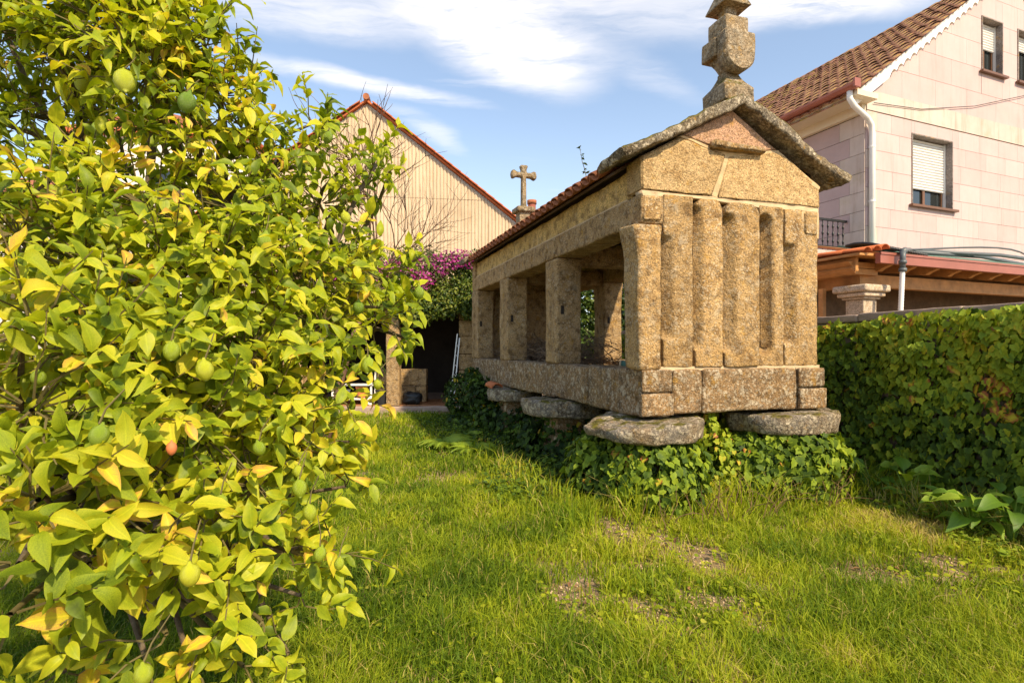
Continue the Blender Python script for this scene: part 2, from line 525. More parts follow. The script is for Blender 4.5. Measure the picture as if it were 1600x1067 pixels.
def rough_prism(name, mat, parent, poly, y0, y1, bev=.02, amp=.008, cuts=3, freq=4, map3=None):
    """poly in (x, z); extruded from y0 (front) to y1"""
    SEED[0] += 1
    bm = bmesh.new()
    vs = [bm.verts.new((x, y0, z)) for x, z in poly]
    f = bm.faces.new(vs)
    e = bmesh.ops.extrude_face_region(bm, geom=[f])
    for v in e['geom']:
        if isinstance(v, bmesh.types.BMVert): v.co.y = y1
    bmesh.ops.recalc_face_normals(bm, faces=bm.faces)
    bmesh.ops.bevel(bm, geom=[ed for ed in bm.edges if ed.calc_face_angle(0) > .3], offset=bev, segments=2, affect='EDGES')
    big = [f for f in bm.faces if len(f.verts) > 4 or f.calc_area() > .01]
    bmesh.ops.inset_individual(bm, faces=big, thickness=min(.012, bev), use_even_offset=True)
    bmesh.ops.triangulate(bm, faces=[f for f in bm.faces if len(f.verts) > 4])
    for _ in range(cuts):
        le = [ed for ed in bm.edges if ed.calc_length() > .14]
        if not le: break
        bmesh.ops.subdivide_edges(bm, edges=le, cuts=1)
        bmesh.ops.triangulate(bm, faces=[f for f in bm.faces if len(f.verts) > 4])
    for v in bm.verts:
        v.co += rough_fn(v.co, amp, freq, SEED[0])
        if map3: v.co = Vector(map3(v.co))
    me = bpy.data.meshes.new(name)
    bm.to_mesh(me); bm.free()
    me.materials.append(mat)
    me.polygons.foreach_set('use_smooth', [True] * len(me.polygons))
    return link(bpy.data.objects.new(name, me), parent)


def tri_mesh(name, V, T, mat, tint=None, mid=None, smooth=True):
    me = bpy.data.meshes.new(name)
    V = np.ascontiguousarray(V, dtype=np.float32); T = np.ascontiguousarray(T, dtype=np.int32)
    me.vertices.add(len(V)); me.vertices.foreach_set('co', V.ravel())
    me.loops.add(T.size); me.loops.foreach_set('vertex_index', T.ravel())
    me.polygons.add(len(T)); me.polygons.foreach_set('loop_start', np.arange(0, T.size, 3, dtype=np.int32))
    if smooth: me.polygons.foreach_set('use_smooth', np.ones(len(T), dtype=bool))
    me.update(calc_edges=True)
    me.materials.append(mat)
    if tint is not None:
        me.attributes.new('tint', 'FLOAT', 'POINT').data.foreach_set('value', np.ascontiguousarray(tint, dtype=np.float32))
    if mid is not None:
        me.attributes.new('mid', 'FLOAT', 'POINT').data.foreach_set('value', np.ascontiguousarray(mid, dtype=np.float32))
    return me


def nrmz(a): return a / np.maximum(np.linalg.norm(a, axis=-1, keepdims=True), 1e-9)


def frames(axis, nrm):
    a = nrmz(axis); n = nrm - (nrm * a).sum(-1, keepdims=True) * a
    n = nrmz(n); s = np.cross(a, n)
    return np.stack([s, a, n], axis=-1)      # columns


def bulk_mesh(name, base, Rm, T, S, tint, mat):
    """base=(V,Tris,mid) copied n times"""
    bV, bT, bm_ = base
    n = len(T)
    V = np.einsum('nij,vj->nvi', Rm, bV) * S[:, None, None] + T[:, None, :]
    Tr = bT[None] + (np.arange(n) * len(bV))[:, None, None]
    return tri_mesh(name, V.reshape(-1, 3), Tr.reshape(-1, 3), mat, np.repeat(tint, len(bV)), np.tile(bm_, n))


def leaf_base(wd=.28, fold=.12, curl=.25, wave=.03, shape=None, seed=0):
    rr = random.Random(seed)
    ts = [.07, .20, .36, .53, .70, .84, .94]
    V = [(0, 0, 0)]; mid = [0]
    pk = rr.uniform(.75, .9)
    bend = rr.uniform(-.06, .06)
    for i, t in enumerate(ts):
        wf = math.sin(math.pi * t ** pk) ** .85 if shape is None else shape[i]
        z = curl * (t - t * t * 1.7) * .8
        for sgn in (-1, 0, 1):
            V.append((sgn * wd * wf + bend * math.sin(math.pi * t), t, z + (fold * wf if sgn else 0) + (rr.uniform(-wave, wave) if sgn else 0)))
            mid.append(abs(sgn))
    V.append((rr.uniform(-.03, .03), 1.04, curl * (1 - 1.7) * .8)); mid.append(0)
    T = [(0, 2, 1), (0, 3, 2)]
    for i in range(len(ts) - 1):
        a = 1 + i * 3; b = a + 3
        for k in (0, 1):
            T += [(a + k, a + k + 1, b + k + 1), (a + k, b + k + 1, b + k)]
    a = 1 + (len(ts) - 1) * 3
    T += [(a, a + 1, a + 3), (a + 1, a + 2, a + 3)]
    return np.array(V, dtype=float), np.array(T), np.array(mid, dtype=float)


def ivy_base(seed=0, k=1.0):
    rr = random.Random(seed)
    out = [(0, -.08), (-.30, -.16), (-.48, .12), (-.38, .24), (-.44, .52), (-.24, .60), (0, .98), (.24, .60), (.44, .52), (.38, .24), (.48, .12), (.30, -.16)]
    V = [(0, .25, .0)]
    mid = [0]
    for x, y in out:
        V.append((x * k + rr.uniform(-.03, .03), y + rr.uniform(-.03, .03), abs(x) * .22 - .18 * max(0, y - .3) + rr.uniform(-.03, .03)))
        mid.append(min(1, abs(x) * 2 + .1))
    n = len(out)
    T = [(0, 1 + (i + 1) % n, 1 + i) for i in range(n)]
    return np.array(V, dtype=float), np.array(T), np.array(mid, dtype=float)


LEAVES = [leaf_base(.25, .10, .25, .035, seed=1), leaf_base(.23, .16, .5, .045, seed=2), leaf_base(.27, .06, .12, .04, seed=3), leaf_base(.22, .20, .8, .05, seed=4), leaf_base(.24, .13, -.3, .05, seed=5)]
IVYS = [ivy_base(1), ivy_base(2, 1.12), ivy_base(3, .9)]
SMALL = [leaf_base(.30, .08, .2, .02, seed=9)]
SQ = (np.array([(-.5, 0, 0), (.5, 0, 0), (.35, .9, .1), (-.35, .9, .1)], float), np.array([(0, 1, 2), (0, 2, 3)]), np.ones(4))


def foliage(parent, bases, axis, nrm, T, S, tint, mat, nparts, part_name='leaf', stuff_name='foliage', frame=None):
    """the nparts leaves that show largest become objects of their own, the rest one stuff part"""
    Rm = frames(axis, nrm)
    n = len(T)
    which = RN.integers(0, len(bases), n)
    Mi = np.array(parent.matrix_world.inverted()) if frame is None else frame
    d = np.maximum(T[:, 1], .2)
    inv = (np.abs(T[:, 0] / d) < .97) & (np.abs((T[:, 2] - EYE) / d) < .64)
    score = S / d * inv
    order = np.argsort(-score)
    sel = np.zeros(n, bool); sel[order[:nparts]] = True
    meshes = {}
    for i in order[:nparts]:
        tb = min(9, int(np.clip(tint[i], 0, .999) * 10))
        key = (int(which[i]), tb)
        if key not in meshes:
            b = bases[key[0]]
            meshes[key] = tri_mesh(part_name, b[0], b[1], mat, np.full(len(b[0]), (tb + .5) / 10), b[2])
        o = bpy.data.objects.new(part_name, meshes[key])
        m = Matrix.Identity(4)
        for r_ in range(3):
            for c_ in range(3): m[r_][c_] = float(Rm[i][r_][c_] * S[i])
            m[r_][3] = float(T[i][r_])
        link(o, parent)
        o.matrix_local = Matrix(Mi.tolist()) @ m
    rest = ~sel
    if rest.any():
        Vs, Ts, ti, mi, off = [], [], [], [], 0
        for k, b in enumerate(bases):
            q = rest & (which == k)
            nn = int(q.sum())
            if not nn: continue
            V = np.einsum('nij,vj->nvi', Rm[q], b[0]) * S[q][:, None, None] + T[q][:, None, :]
            Tr = b[1][None] + (np.arange(nn) * len(b[0]))[:, None, None] + off
            off += nn * len(b[0])
            Vs.append(V.reshape(-1, 3)); Ts.append(Tr.reshape(-1, 3)); ti.append(np.repeat(tint[q], len(b[0]))); mi.append(np.tile(b[2], nn))
        V = np.concatenate(Vs)
        V = V @ Mi[:3, :3].T + Mi[:3, 3]
        o = link(bpy.data.objects.new(stuff_name, tri_mesh(stuff_name, V, np.concatenate(Ts), mat, np.concatenate(ti), np.concatenate(mi))), parent)
        o['kind'] = 'stuff'
    return


def upd(): bpy.context.view_layer.update()


GRID = RN.random((8, 64, 64))


def vnoise(x, y, sc, k=0):
    """2d value noise on arrays"""
    x = np.asarray(x) * sc; y = np.asarray(y) * sc
    xi = np.floor(x).astype(int); yi = np.floor(y).astype(int)
    fx = x - xi; fy = y - yi
    fx = fx * fx * (3 - 2 * fx); fy = fy * fy * (3 - 2 * fy)
    G = GRID[k]
    a = G[xi % 64, yi % 64]; b = G[(xi + 1) % 64, yi % 64]; c = G[xi % 64, (yi + 1) % 64]; d = G[(xi + 1) % 64, (yi + 1) % 64]
    return (a * (1 - fx) + b * fx) * (1 - fy) + (c * (1 - fx) + d * fx) * fy


def tile_base(L=.42, r0=.085, r1=.10, seg=5, th=.014):
    """curved roof tile: x across, y up-slope, z out"""
    V = []; F3 = []
    for y, r in ((0, r1), (L, r0)):
        for rr in (r, r - th):
            for k in range(seg + 1):
                a = math.pi * k / seg
                V.append((math.cos(a) * rr, y, math.sin(a) * rr * .72))
    n = seg + 1
    def q(a, b, c, d): F3.extend([(a, b, c), (a, c, d)])
    for k in range(seg):
        q(k, k + 1, 2 * n + k + 1, 2 * n + k)
        q(n + k + 1, n + k, 3 * n + k, 3 * n + k + 1)
        q(k + 1, k, n + k, n + k + 1)
    q(0, 2 * n, 3 * n, n); q(seg, n + seg, 3 * n + seg, 2 * n + seg)
    return np.array(V, float), np.array(F3), np.zeros(len(V))


TILE = tile_base()
# ------------------------------------------------------------------ ground
def ground_z(x, y):
    x = np.asarray(x, float); y = np.asarray(y, float)
    return (vnoise(x, y, .35, 0) - .5) * .07 + (vnoise(x, y, 1.3, 1) - .5) * .035


xs = np.concatenate([np.linspace(-400, -12, 12), np.linspace(-11.5, 9, 120), np.linspace(10, 400, 12)])
ys = np.concatenate([np.linspace(-30, -2, 8), np.linspace(-1.5, 14, 100), np.linspace(15, 30, 8), np.linspace(40, 900, 14)])
gx, gy = np.meshgrid(xs, ys)
near = np.clip((16 - np.hypot(gx, gy - 5)) / 6, 0, 1)
gz = ground_z(gx, gy) * near
nx_ = len(xs)
V = np.stack([gx, gy, gz], -1).reshape(-1, 3)
q = (np.arange(len(ys) - 1)[:, None] * nx_ + np.arange(nx_ - 1)[None]).ravel()
T = np.concatenate([np.stack([q, q + 1, q + nx_ + 1], 1), np.stack([q, q + nx_ + 1, q + nx_], 1)])
gr = link(bpy.data.objects.new('ground', tri_mesh('ground', V, T, M['soil'])))
tag(gr, 'earth of the garden under the lawn', None, None, 'structure')

# ------------------------------------------------------------------ stone granary
G0 = Vector((1.208, 5, 0)); GA = math.radians(18.1)
gran = thing('stone_granary', 'long raised granite granary with carved gable, open posts and tiled roof', 'granary', G0, GA)


def fr(px, py, t=0.0):
    r = (px - CX) / F
    s = (r * (5 + .9505 * t) - 1.208 + .3107 * t) / (.9505 - .3107 * r)
    d = 5 + .3107 * s + .9505 * t
    return s, EYE + (HY - py) / F * d


def c2(x, y): return fr(950 + .394 * x, 280 + .394 * y)


GW, GL = 2.153, 6.55
PK, SL = 3.87, .524          # underside of the gable slabs
# base beams: long sides and both ends
for s0, s1, nm in ((0.0, .32, 'l'), (GW - .32, GW, 'r')):
    cuts_ = [0.0, 1.15, 3.05, 4.75, GL]
    for i in range(4):
        stone('base_beam', M['stone_base'], gran, s0, s1, cuts_[i] + .005, cuts_[i + 1] - .005, .85 + .015 * (i % 2), 1.30 - .006 * (i % 2), res=.08, amp=.014, r=.03)
sA, _ = c2(235, 800); sB, _ = c2(371, 800); sC, _ = c2(746, 800)
stone('base_beam', M['stone_base'], gran, .325, sB - .004, -.02, .30, .875, 1.295, res=.07, amp=.012, r=.025)
stone('base_beam', M['stone_base'], gran, sB + .004, sC - .004, -.015, .30, .87, 1.30, res=.07, amp=.012, r=.025)
stone('base_beam', M['stone_base'], gran, sC + .004, GW + .02, -.035, -.002, 1.10, 1.295, res=.06, amp=.008, r=.02)
stone('base_beam', M['stone_base'], gran, sC + .01, GW + .035, -.045, -.002, .875, 1.085, res=.06, amp=.010, r=.025)
stone('base_beam', M['stone_base'], gran, sC, GW - .33, 0.0, .30, .87, 1.30, res=.1)
stone('base_beam', M['stone_base'], gran, -.012, .31, -.03, -.002, 1.09, 1.297, res=.06, amp=.007, r=.02)
stone('base_beam', M['stone_base'], gran, -.02, .318, -.045, -.002, .87, 1.075, res=.06, amp=.010, r=.03)
stone('base_beam', M['stone_base'], gran, .325, GW - .325, GL - .3, GL, .86, 1.30, res=.12)
stone('floor_slab', M['stone_side'], gran, .33, GW - .33, .31, GL - .31, 1.08, 1.22, res=.2)
MB().box(.01, GW - .01, .006, .22, 1.285, 1.325).build('mortar_bed', M['mortar'], gran)
# corner and middle posts
def taper_post(top, xx0, xx1, yy0, yy1):
    def f(p):
        k = (p.z - 1.3) / (top - 1.3)
        cx, cy = (xx0 + xx1) / 2, (yy0 + yy1) / 2
        e = 1 + .05 * max(0, k - .85) / .15 * 1.5 - .03 * math.sin(k * 3.1)
        return Vector((cx + (p.x - cx) * e, cy + (p.y - cy) * e, p.z))
    return f


p1s, _ = c2(212, 400)
for side in (0, 1):
    a, b = (0, .355) if side == 0 else (GW - .355, GW)
    for (l0, l1) in ((2.03, 2.41), (4.13, 4.56), (6.15, 6.55)):
        p = stone('stone_post', M['stone_side'], gran, a, b, l0, l1, 1.295, 2.67, res=.07, amp=.012, r=.025, warp=taper_post(2.67, a, b, l0, l1))
        # raised strip beside the shutter rebate
        xa = (a - .012, a + .05) if side == 0 else (b - .05, b + .012)
        stone('rebate_strip', M['stone_side'], gran, xa[0], xa[1], l0 + .20, l1 - .01, 1.31, 2.64, res=.09, amp=.010, r=.02)
        MB().box(a + .06, a + .10, l0 - .004, l0 + .01, 1.94, 2.05).build('bolt_hole', M['dark_wall'], gran)
stone('stone_post', M['stone_lichen'], gran, -.045, p1s - .006, -.022, .27, 1.30, 2.665, res=.05, amp=.012, r=.03,
      warp=lambda p: Vector((p.x - (.05 * max(0, (p.z - 2.3) / .36) if p.x < .1 else 0) + (.02 * max(0, (2.0 - p.z)) if p.x < .1 else 0), p.y, p.z)))
stone('stone_post', M['stone_side'], gran, GW - .30, GW, .13, .30, 1.30, 2.66, res=.1)
# lintels
for s0, s1 in ((-.0, .34), (GW - .34, GW)):
    for l0, l1 in ((.01, 2.10), (2.12, 4.34), (4.36, GL)):
        stone('lintel', M['stone_side'], gran, s0, s1, l0, l1, 2.67, 2.95, res=.08, amp=.009, r=.02)
    a = (.035, .30) if s0 < 1 else (GW - .30, GW - .035)
    for l0, l1 in ((.22, 2.5), (2.5, 4.6), (4.6, GL - .05)):
        stone('wall_render', M['render'], gran, a[0], a[1], l0, l1 - .002, 2.945, 3.235, res=.09, amp=.016, r=.01)
MB().box(.02, .3, .3, GL - .1, 2.935, 2.965).build('mortar_bed', M['mortar'], gran)
for l0 in (2.1, 4.2):
    stone('cross_beam', M['stone_side'], gran, .345, GW - .345, l0, l0 + .24, 2.60, 2.86, res=.12, amp=.01)
# ---- front wall: a recessed back slab and the carved pieces in front of it
T0 = .17
s_, z_ = c2(150, 760)
stone('recessed_slab', M['stone_lichen'], gran, .02, GW - .04, T0, T0 + .12, 1.30, 2.95, res=.07, amp=.012)


def piece(name, mat, pts, t0, t1, bev=.010, amp=.008, conv=c2, cuts=3, freq=5):
    poly = [conv(*p) for p in pts]
    # push points onto the right plane and make the winding face the front
    ar = sum(poly[i][0] * poly[(i + 1) % len(poly)][1] - poly[(i + 1) % len(poly)][0] * poly[i][1] for i in range(len(poly)))
    if ar < 0: poly.reverse()
    return rough_prism(name, mat, gran, poly, t0, t1, bev, amp, cuts, freq)


SLN = M['stone_lichen']
def slab(name, x0, x1, ytop, ybot, xs1, ys0, ys1, depth, arch, hard=False, round_top=0, tf=0.0):
    """upright slab (crop coordinates) whose left side is splayed back; arch = height of the arched head"""
    (a, zt), (b, _), (_, zb) = c2(x0, ytop), c2(x1, ytop), c2((x0 + x1) / 2, ybot)
    xm = (x0 + x1) / 2
    zt = c2(xm, ytop)[1]
    sx, z0_, z1_ = c2(xs1, ys0)[0], c2(xs1, ys0)[1], c2(xs1, ys1)[1]
    ar = arch
    zb = 1.318 if zb < 1.36 else zb
    def wp(p):
        q = Vector(p)
        u = (p.x - a) / (sx - a)
        if p.y < tf + .03 and u < 1.35:
            k = (1 - u) if not hard else (1.0 if u < .86 else max(0, 1 - (u - .86) / .14))
            k = max(0, min(1, k))
            if not hard: k = min(1, k * 1.15)
            uu = max(0, min(1, 1 - u)) if not hard else abs(u * 2 - 1)
            head = z0_ - (ar * (1 - math.sqrt(max(0, 1 - min(1, (1 - uu) if not hard else uu) ** 2))) if ar else 0)
            m1 = max(0, min(1, (head - p.z) / .018))
            m2 = max(0, min(1, (p.z - z1_) / .07))
            q.y += depth * k * m1 * m2
        if round_top:
            dz = zt - p.z
            if dz < round_top:
                e = 1 - math.sqrt(max(0, 1 - ((round_top - dz) / round_top) ** 2))
                c_ = (a + b) / 2
                q.x = c_ + (p.x - c_) * (1 - .55 * e)
        return q
    V, Fc = block(a + .014, b - .002, tf, T0 + .01, zb, zt, r=.012, res=.021, amp=.007, freq=7, warp=wp)
    return MB().add(V, Fc).build(name, SLN, gran, smooth=True)


piece('corner_stone', SLN, [(140, 58), (216, 62), (214, 168), (138, 166)], -.004, .13, .015)
slab('carved_panel', 215, 339, 64, 750, 264, 226, 640, .15, 0)
slab('pilaster', 341, 453, 80, 749, 376, 108, 684, .13, .07, round_top=.13, tf=-.014)
slab('pilaster', 455, 597, 97, 750, 508, 138, 690, .16, .08, round_top=.13, tf=-.02)
slab('carved_panel', 598, 698, 108, 752, 655, 141, 694, .15, .07, hard=True)
slab('stone_post', 699, 832, 124, 752, 748, 257, 655, .16, 0)
piece('corner_stone', SLN, [(778, 132), (829, 138), (828, 226), (776, 220)], -.014, .06, .012)
piece('mortar_joint', M['joint'], [(768, 126), (838, 133), (838, 236), (766, 228)], .004, .05, .004, .006)
# mortar in the upper joint
piece('mortar_bed', M['mortar'], [(134, 42), (842, 108), (840, 134), (600, 112), (470, 92), (340, 74), (140, 66)], .012, .12, .004, .008)
def id_(x, y): return fr(x, y)
piece('pediment_stone', M['stone'], [(1003, 297), (1003, 243), (1063, 214), (1135, 241), (1113, 307)], 0, .28, .014, .010, id_, 4)
piece('pediment_stone', M['stone'], [(1139, 243), (1209, 236), (1224, 241), (1281, 291), (1282, 326), (1120, 310)], .002, .28, .014, .010, id_, 4)
piece('pediment_stone', M['stone_pink'], [(1066, 211), (1144.5, 171), (1216, 235), (1140, 238)], .006, .28, .010, .005, id_, 4)
piece('mortar_joint', M['joint'], [(1061, 212), (1069, 210), (1128, 232), (1142, 237.5), (1218, 234), (1221, 241), (1141.5, 245), (1136, 262), (1122, 309), (1112, 306), (1127, 268), (1134, 243)], .012, .2, .004, .007, id_, 3)
piece('mortar_joint', M['joint'], [(1205, 239), (1220, 238), (1283, 292), (1280, 298)], .006, .2, .004, .006, id_, 3)
piece('string_ledge', M['stone_lichen'], [(1109, 221), (1188, 235), (1190, 243), (1110, 233)], -.075, .03, .012, .006, id_, 3)
# back gable
MB().prism([(.0, GL - .25, 2.95), (GW, GL - .25, 2.95), (GW, GL - .25, PK - SL * 1.076), (GW / 2, GL - .25, PK), (0, GL - .25, PK - SL * 1.076)], (0, .25, 0)).build('pediment_stone', M['stone_side'], gran)
stone('recessed_slab', M['stone_side'], gran, .36, GW - .36, GL - .22, GL - .06, 1.3, 2.95, res=.12)


def roof_slab(side, t0, t1, mat):
    """thick mossy slab leaning from the ridge down over the eave"""
    c = GW / 2; L = 1.50
    ang = math.atan(SL)
    def wp(p):
        u, th = p.x, p.z
        e = u / L
        th = th * (1 - .15 * e * e) + (.012 * math.sin(u * 5 + p.y * 7) if th > .05 else 0)
        x = u * math.cos(ang) + th * math.sin(ang)
        z = -u * math.sin(ang) + th * math.cos(ang) + .03 * e * e
        y = p.y + (.05 * math.sin(u * 3.3 + side) if p.y > (t0 + t1) / 2 else .02 * math.sin(u * 6 + side * 2))
        return Vector((c + side * (x - .012), y, PK + .012 + z))
    V, Fc = block(0, L, t0, t1, 0, .10, r=.02, res=.045, amp=.016, freq=9, warp=wp)
    if side < 0: Fc = [tuple(reversed(f)) for f in Fc]
    return MB().add(V, Fc).build('roof_slab', mat, gran, smooth=True)


for sd in (-1, 1):
    roof_slab(sd, -.13, .44, M['stone_moss'])
    roof_slab(sd, GL - .35, GL + .12, M['stone_moss'])
# ---- front finial
cx, ct = GW / 2, .13
def sq_warp(x0, x1, prof):
    def f(p):
        k = prof(p.z)
        return Vector((cx + (p.x - cx) * k, ct + (p.y - ct) * k, p.z))
    return f
h = .175
SG = M['stone_grey']
stone('finial_base', SG, gran, cx - h, cx + h, ct - h, ct + h, 3.93, 4.28, r=.015, res=.035, amp=.008,
      warp=sq_warp(0, 0, lambda z: 1.0 if z < 4.11 else 1.0 - .60 * min(1, (z - 4.11) / .14) ** .55))
stone('finial_block', SG, gran, cx - h - .01, cx + .12, ct - .04, ct + h, 4.42, 4.62, r=.015, res=.04, amp=.008)
stone('finial_neck', SG, gran, cx - .11, cx + .11, ct - .09, ct + .12, 4.23, 4.44, r=.02, res=.035, amp=.007,
      warp=sq_warp(0, 0, lambda z: .52 + .75 * max(0, (z - 4.26) / .17) ** 1.5))
n = 12
U = [(cx - h, 4.625), (cx - h, 4.41)] + [(cx - h * math.cos(math.pi * i / n), 4.41 - .175 * math.sin(math.pi * i / n)) for i in range(1, n)] + [(cx + h, 4.41), (cx + h, 4.625)]
rough_prism('finial_shield', SG, gran, U, ct - h - .02, ct - .045, .012, .006, 3, 6)
stone('finial_block', SG, gran, cx - .135, cx + .135, ct - .135, ct + .135, 4.615, 4.80, r=.012, res=.04, amp=.007)
stone('finial_neck', SG, gran, cx - .065, cx + .065, ct - .065, ct + .065, 4.79, 4.95, r=.01, res=.04, amp=.005)
def pyr(z): return 1.0 - .5 * (z - 4.90) / .34 if z > 4.93 else .8 + .2 * (z - 4.90) / .03
stone('finial_cap', SG, gran, cx - .16, cx + .16, ct - .16, ct + .16, 4.915, 5.30, r=.01, res=.04, amp=.006,
      warp=lambda p: Vector((cx + (p.x - cx) * (max(.04, 1.0 - 1.0 * (p.z - 4.915) / .40)), ct + (p.y - ct) * (max(.04, 1.0 - 1.0 * (p.z - 4.915) / .40)), p.z)))
# ---- far cross
ct2 = GL - .15
stone('cross_pedestal', SG, gran, cx - .13, cx + .13, ct2 - .13, ct2 + .13, 3.95, 4.42, r=.02, res=.06, amp=.006)
stone('cross_pedestal', SG, gran, cx - .2, cx + .2, ct2 - .2, ct2 + .2, 4.36, 4.47, r=.03, res=.06, amp=.006)
hw = .275; th = .058
def q2(x, z): return (cx + x, z)
CR = [(-.065, 4.46), (.065, 4.46), (.05, 4.55), (.043, 5.12), (.17, 5.12), (.21, 5.085), (.265, 5.085), (.285, 5.16), (.262, 5.25), (.20, 5.25), (.16, 5.215), (.055, 5.215), (.055, 5.29),
      (.08, 5.33), (.075, 5.37), (-.075, 5.37), (-.08, 5.33), (-.055, 5.29), (-.055, 5.215), (-.16, 5.215), (-.20, 5.25), (-.262, 5.25), (-.285, 5.16), (-.265, 5.085), (-.21, 5.085), (-.17, 5.12), (-.043, 5.12), (-.05, 4.55)]
rough_prism('cross', SG, gran, [q2(*p) for p in CR], ct2 - .06, ct2 + .06, .012, .005, 2, 6)

# ---- tiled roof
ang = math.atan(SL)
ca, sa = math.cos(ang), math.sin(ang)
ez = 3.235
tm = tri_mesh('roof_tile', *TILE[:2], M['tile'], TILE[2], TILE[2])
pan = (TILE[0] * np.array([1, 1, -1]) + np.array([0, 0, .085]), TILE[1][:, ::-1].copy(), TILE[2])
tp = tri_mesh('roof_tile', *pan[:2], M['tile'], TILE[2], TILE[2])
right_R, right_T = [], []
for row in range(4):
    for i in range(29):
        t = .50 + i * .2
        for kind in (0, 1):
            u = row * .345 - .02 * R.random()
            jit = R.uniform(-.012, .012)
            for sd in (-1, 1):
                x = cx + sd * (cx + .15) - sd * u * ca
                z = ez + u * sa + (.035 if kind == 0 else -.02) + R.uniform(-.004, .006)
                m = Matrix(((0, -sd * ca, sd * sa), (1 * -sd * -1 if False else 1, 0, 0), (0, sa, ca))).transposed()
                # columns: across, up-slope, outward
                ac = Vector((0, 1, 0)); upv = Vector((-sd * ca, 0, sa)).normalized(); nv = Vector((sd * sa, 0, ca))
                if ac.cross(upv).dot(nv) < 0: ac = -ac
                yaw = R.uniform(-.03, .03)
                upv = (upv + ac * yaw).normalized(); ac = upv.cross(nv)
                mm = Matrix((ac, upv, nv)).transposed()
                loc = Vector((x, t + jit + (.1 if kind else 0), z))
                if sd < 0:
                    o = link(bpy.data.objects.new('roof_tile', tm if kind == 0 else tp), gran)
                    o.matrix_local = Matrix.Translation(loc) @ mm.to_4x4()
                else:
                    right_R.append((kind, np.array(mm), np.array(loc)))
Vs, Ts, off = [], [], 0
for kind, mm, loc in right_R:
    b = TILE if kind == 0 else pan
    Vs.append(b[0] @ mm.T + loc); Ts.append(b[1] + off); off += len(b[0])
o = link(bpy.data.objects.new('roof_tiles', tri_mesh('roof_tiles', np.concatenate(Vs), np.concatenate(Ts), M['tile'])), gran)
o.name = 'roof_tiling'; o['kind'] = 'stuff'
for k in range(8):
    o = link(bpy.data.objects.new('ridge_tile', tm), gran)
    o.matrix_local = Matrix.Translation(Vector((cx, .5 + k * .72, 3.93))) @ Matrix.Diagonal((1.3, 1.9, 1.3, 1))
for sd in (-1, 1):
    a0 = Vector((cx + sd * (cx + .08), .3, ez - .012)); a1 = Vector((cx, .3, ez + (cx + .08) * SL - .012))
    MB().prism([a0, a1, a1 + Vector((0, 0, .03)), a0 + Vector((0, 0, .03))], (0, GL - .5, 0)).build('roof_boards', M['old_wood'], gran)
    for k in range(9):
        t = .55 + k * .68
        b0 = Vector((cx + sd * (cx - .05), t, ez - .07)); b1 = Vector((cx, t, ez + (cx - .05) * SL - .03))
        MB().prism([b0, b1, b1 + Vector((0, 0, -.08)), b0 + Vector((0, 0, -.08))], (0, .07, 0)).build('rafter', M['old_wood'], gran)
# ---- staddle caps and pillars
caps = [(.16, .18, .54, 0), (1.80, .16, .52, 1), (.12, 2.05, .52, 2), (.12, 4.15, .46, 3), (.12, 6.15, .46, 4), (GW - .16, 2.2, .5, 5), (GW - .16, 4.3, .5, 6), (GW - .16, 6.2, .46, 7)]
for (x, t, r_, k) in caps:
    seg, rings = 56, [(0, .0), (.5, .0), (.86, .002), (.94, .012), (.965, .03), (.98, .07), (1.0, .12), (1.0, .17), (.99, .190), (.975, .202), (.93, .205), (.6, .206), (0, .207)]
    V, Fc = [], []
    for i, (rr, zz) in enumerate(rings):
        for j in range(seg):
            a = 2 * math.pi * j / seg
            lob = 1 + .05 * math.sin(a * 2 + k * 1.7) + .035 * math.sin(a * 5 + k) + .02 * math.sin(a * 9 + 2 * k)
            p = Vector((math.cos(a) * rr * r_ * lob, math.sin(a) * rr * r_ * lob * .93, zz))
            fl_ = 1 + .05 * abs(math.sin(a * 3.5 + k)) 
            p.x *= fl_; p.y *= fl_
            if k == 0 and p.x < 0: p.x *= 1.08; p.z = .1 + (p.z - .1) * (1 - .55 * min(1, (-p.x / r_) ** 2)) + .03 * p.x
            p += rough_fn(p, .016, 9, k + 50) + rough_fn(p, .007, 26, k + 9)
            p.z *= (1.0 + .06 * math.sin(a + k * 2.1))
            V.append((x + p.x, t + p.y, .635 + p.z + (0.0 if k else 0)))
    for i in range(len(rings) - 1):
        for j in range(seg):
            Fc.append((i * seg + j, i * seg + (j + 1) % seg, (i + 1) * seg + (j + 1) % seg, (i + 1) * seg + j))
    MB().add(V, Fc).build('staddle_cap', M['stone_cap'], gran, smooth=True)
    stone('staddle_pillar', M['stone_base'], gran, x - .2, x + .2, t - .2, t + .2, -.05, .65, res=.12, amp=.012,
          warp=lambda p, x=x, t=t: Vector((x + (p.x - x) * (1.25 - .4 * p.z), t + (p.y - t) * (1.25 - .4 * p.z), p.z)))
# two broken clay tiles lying on the third cap
def clay_piece(x, t, z, rz, sc, lab):
    o = link(bpy.data.objects.new('broken_tile', tri_mesh('broken_tile', *TILE[:2], M['clay'])))
    gp = Matrix.Translation(G0) @ Matrix.Rotation(GA, 4, 'Z') @ Vector((x, t, z))
    o.location = gp; o.rotation_euler = (math.radians(8), math.radians(-6), rz); o.scale = (sc, sc * .6, sc)
    tag(o, lab, 'tile fragment')
clay_piece(-.17, 4.15, .84, .5, 1.1, 'broken orange clay tile lying on the staddle cap nearest the shelter')

GM = Matrix.Translation(G0) @ Matrix.Rotation(GA, 4, 'Z')
def gp(x, t, z): return GM @ Vector((x, t, z))
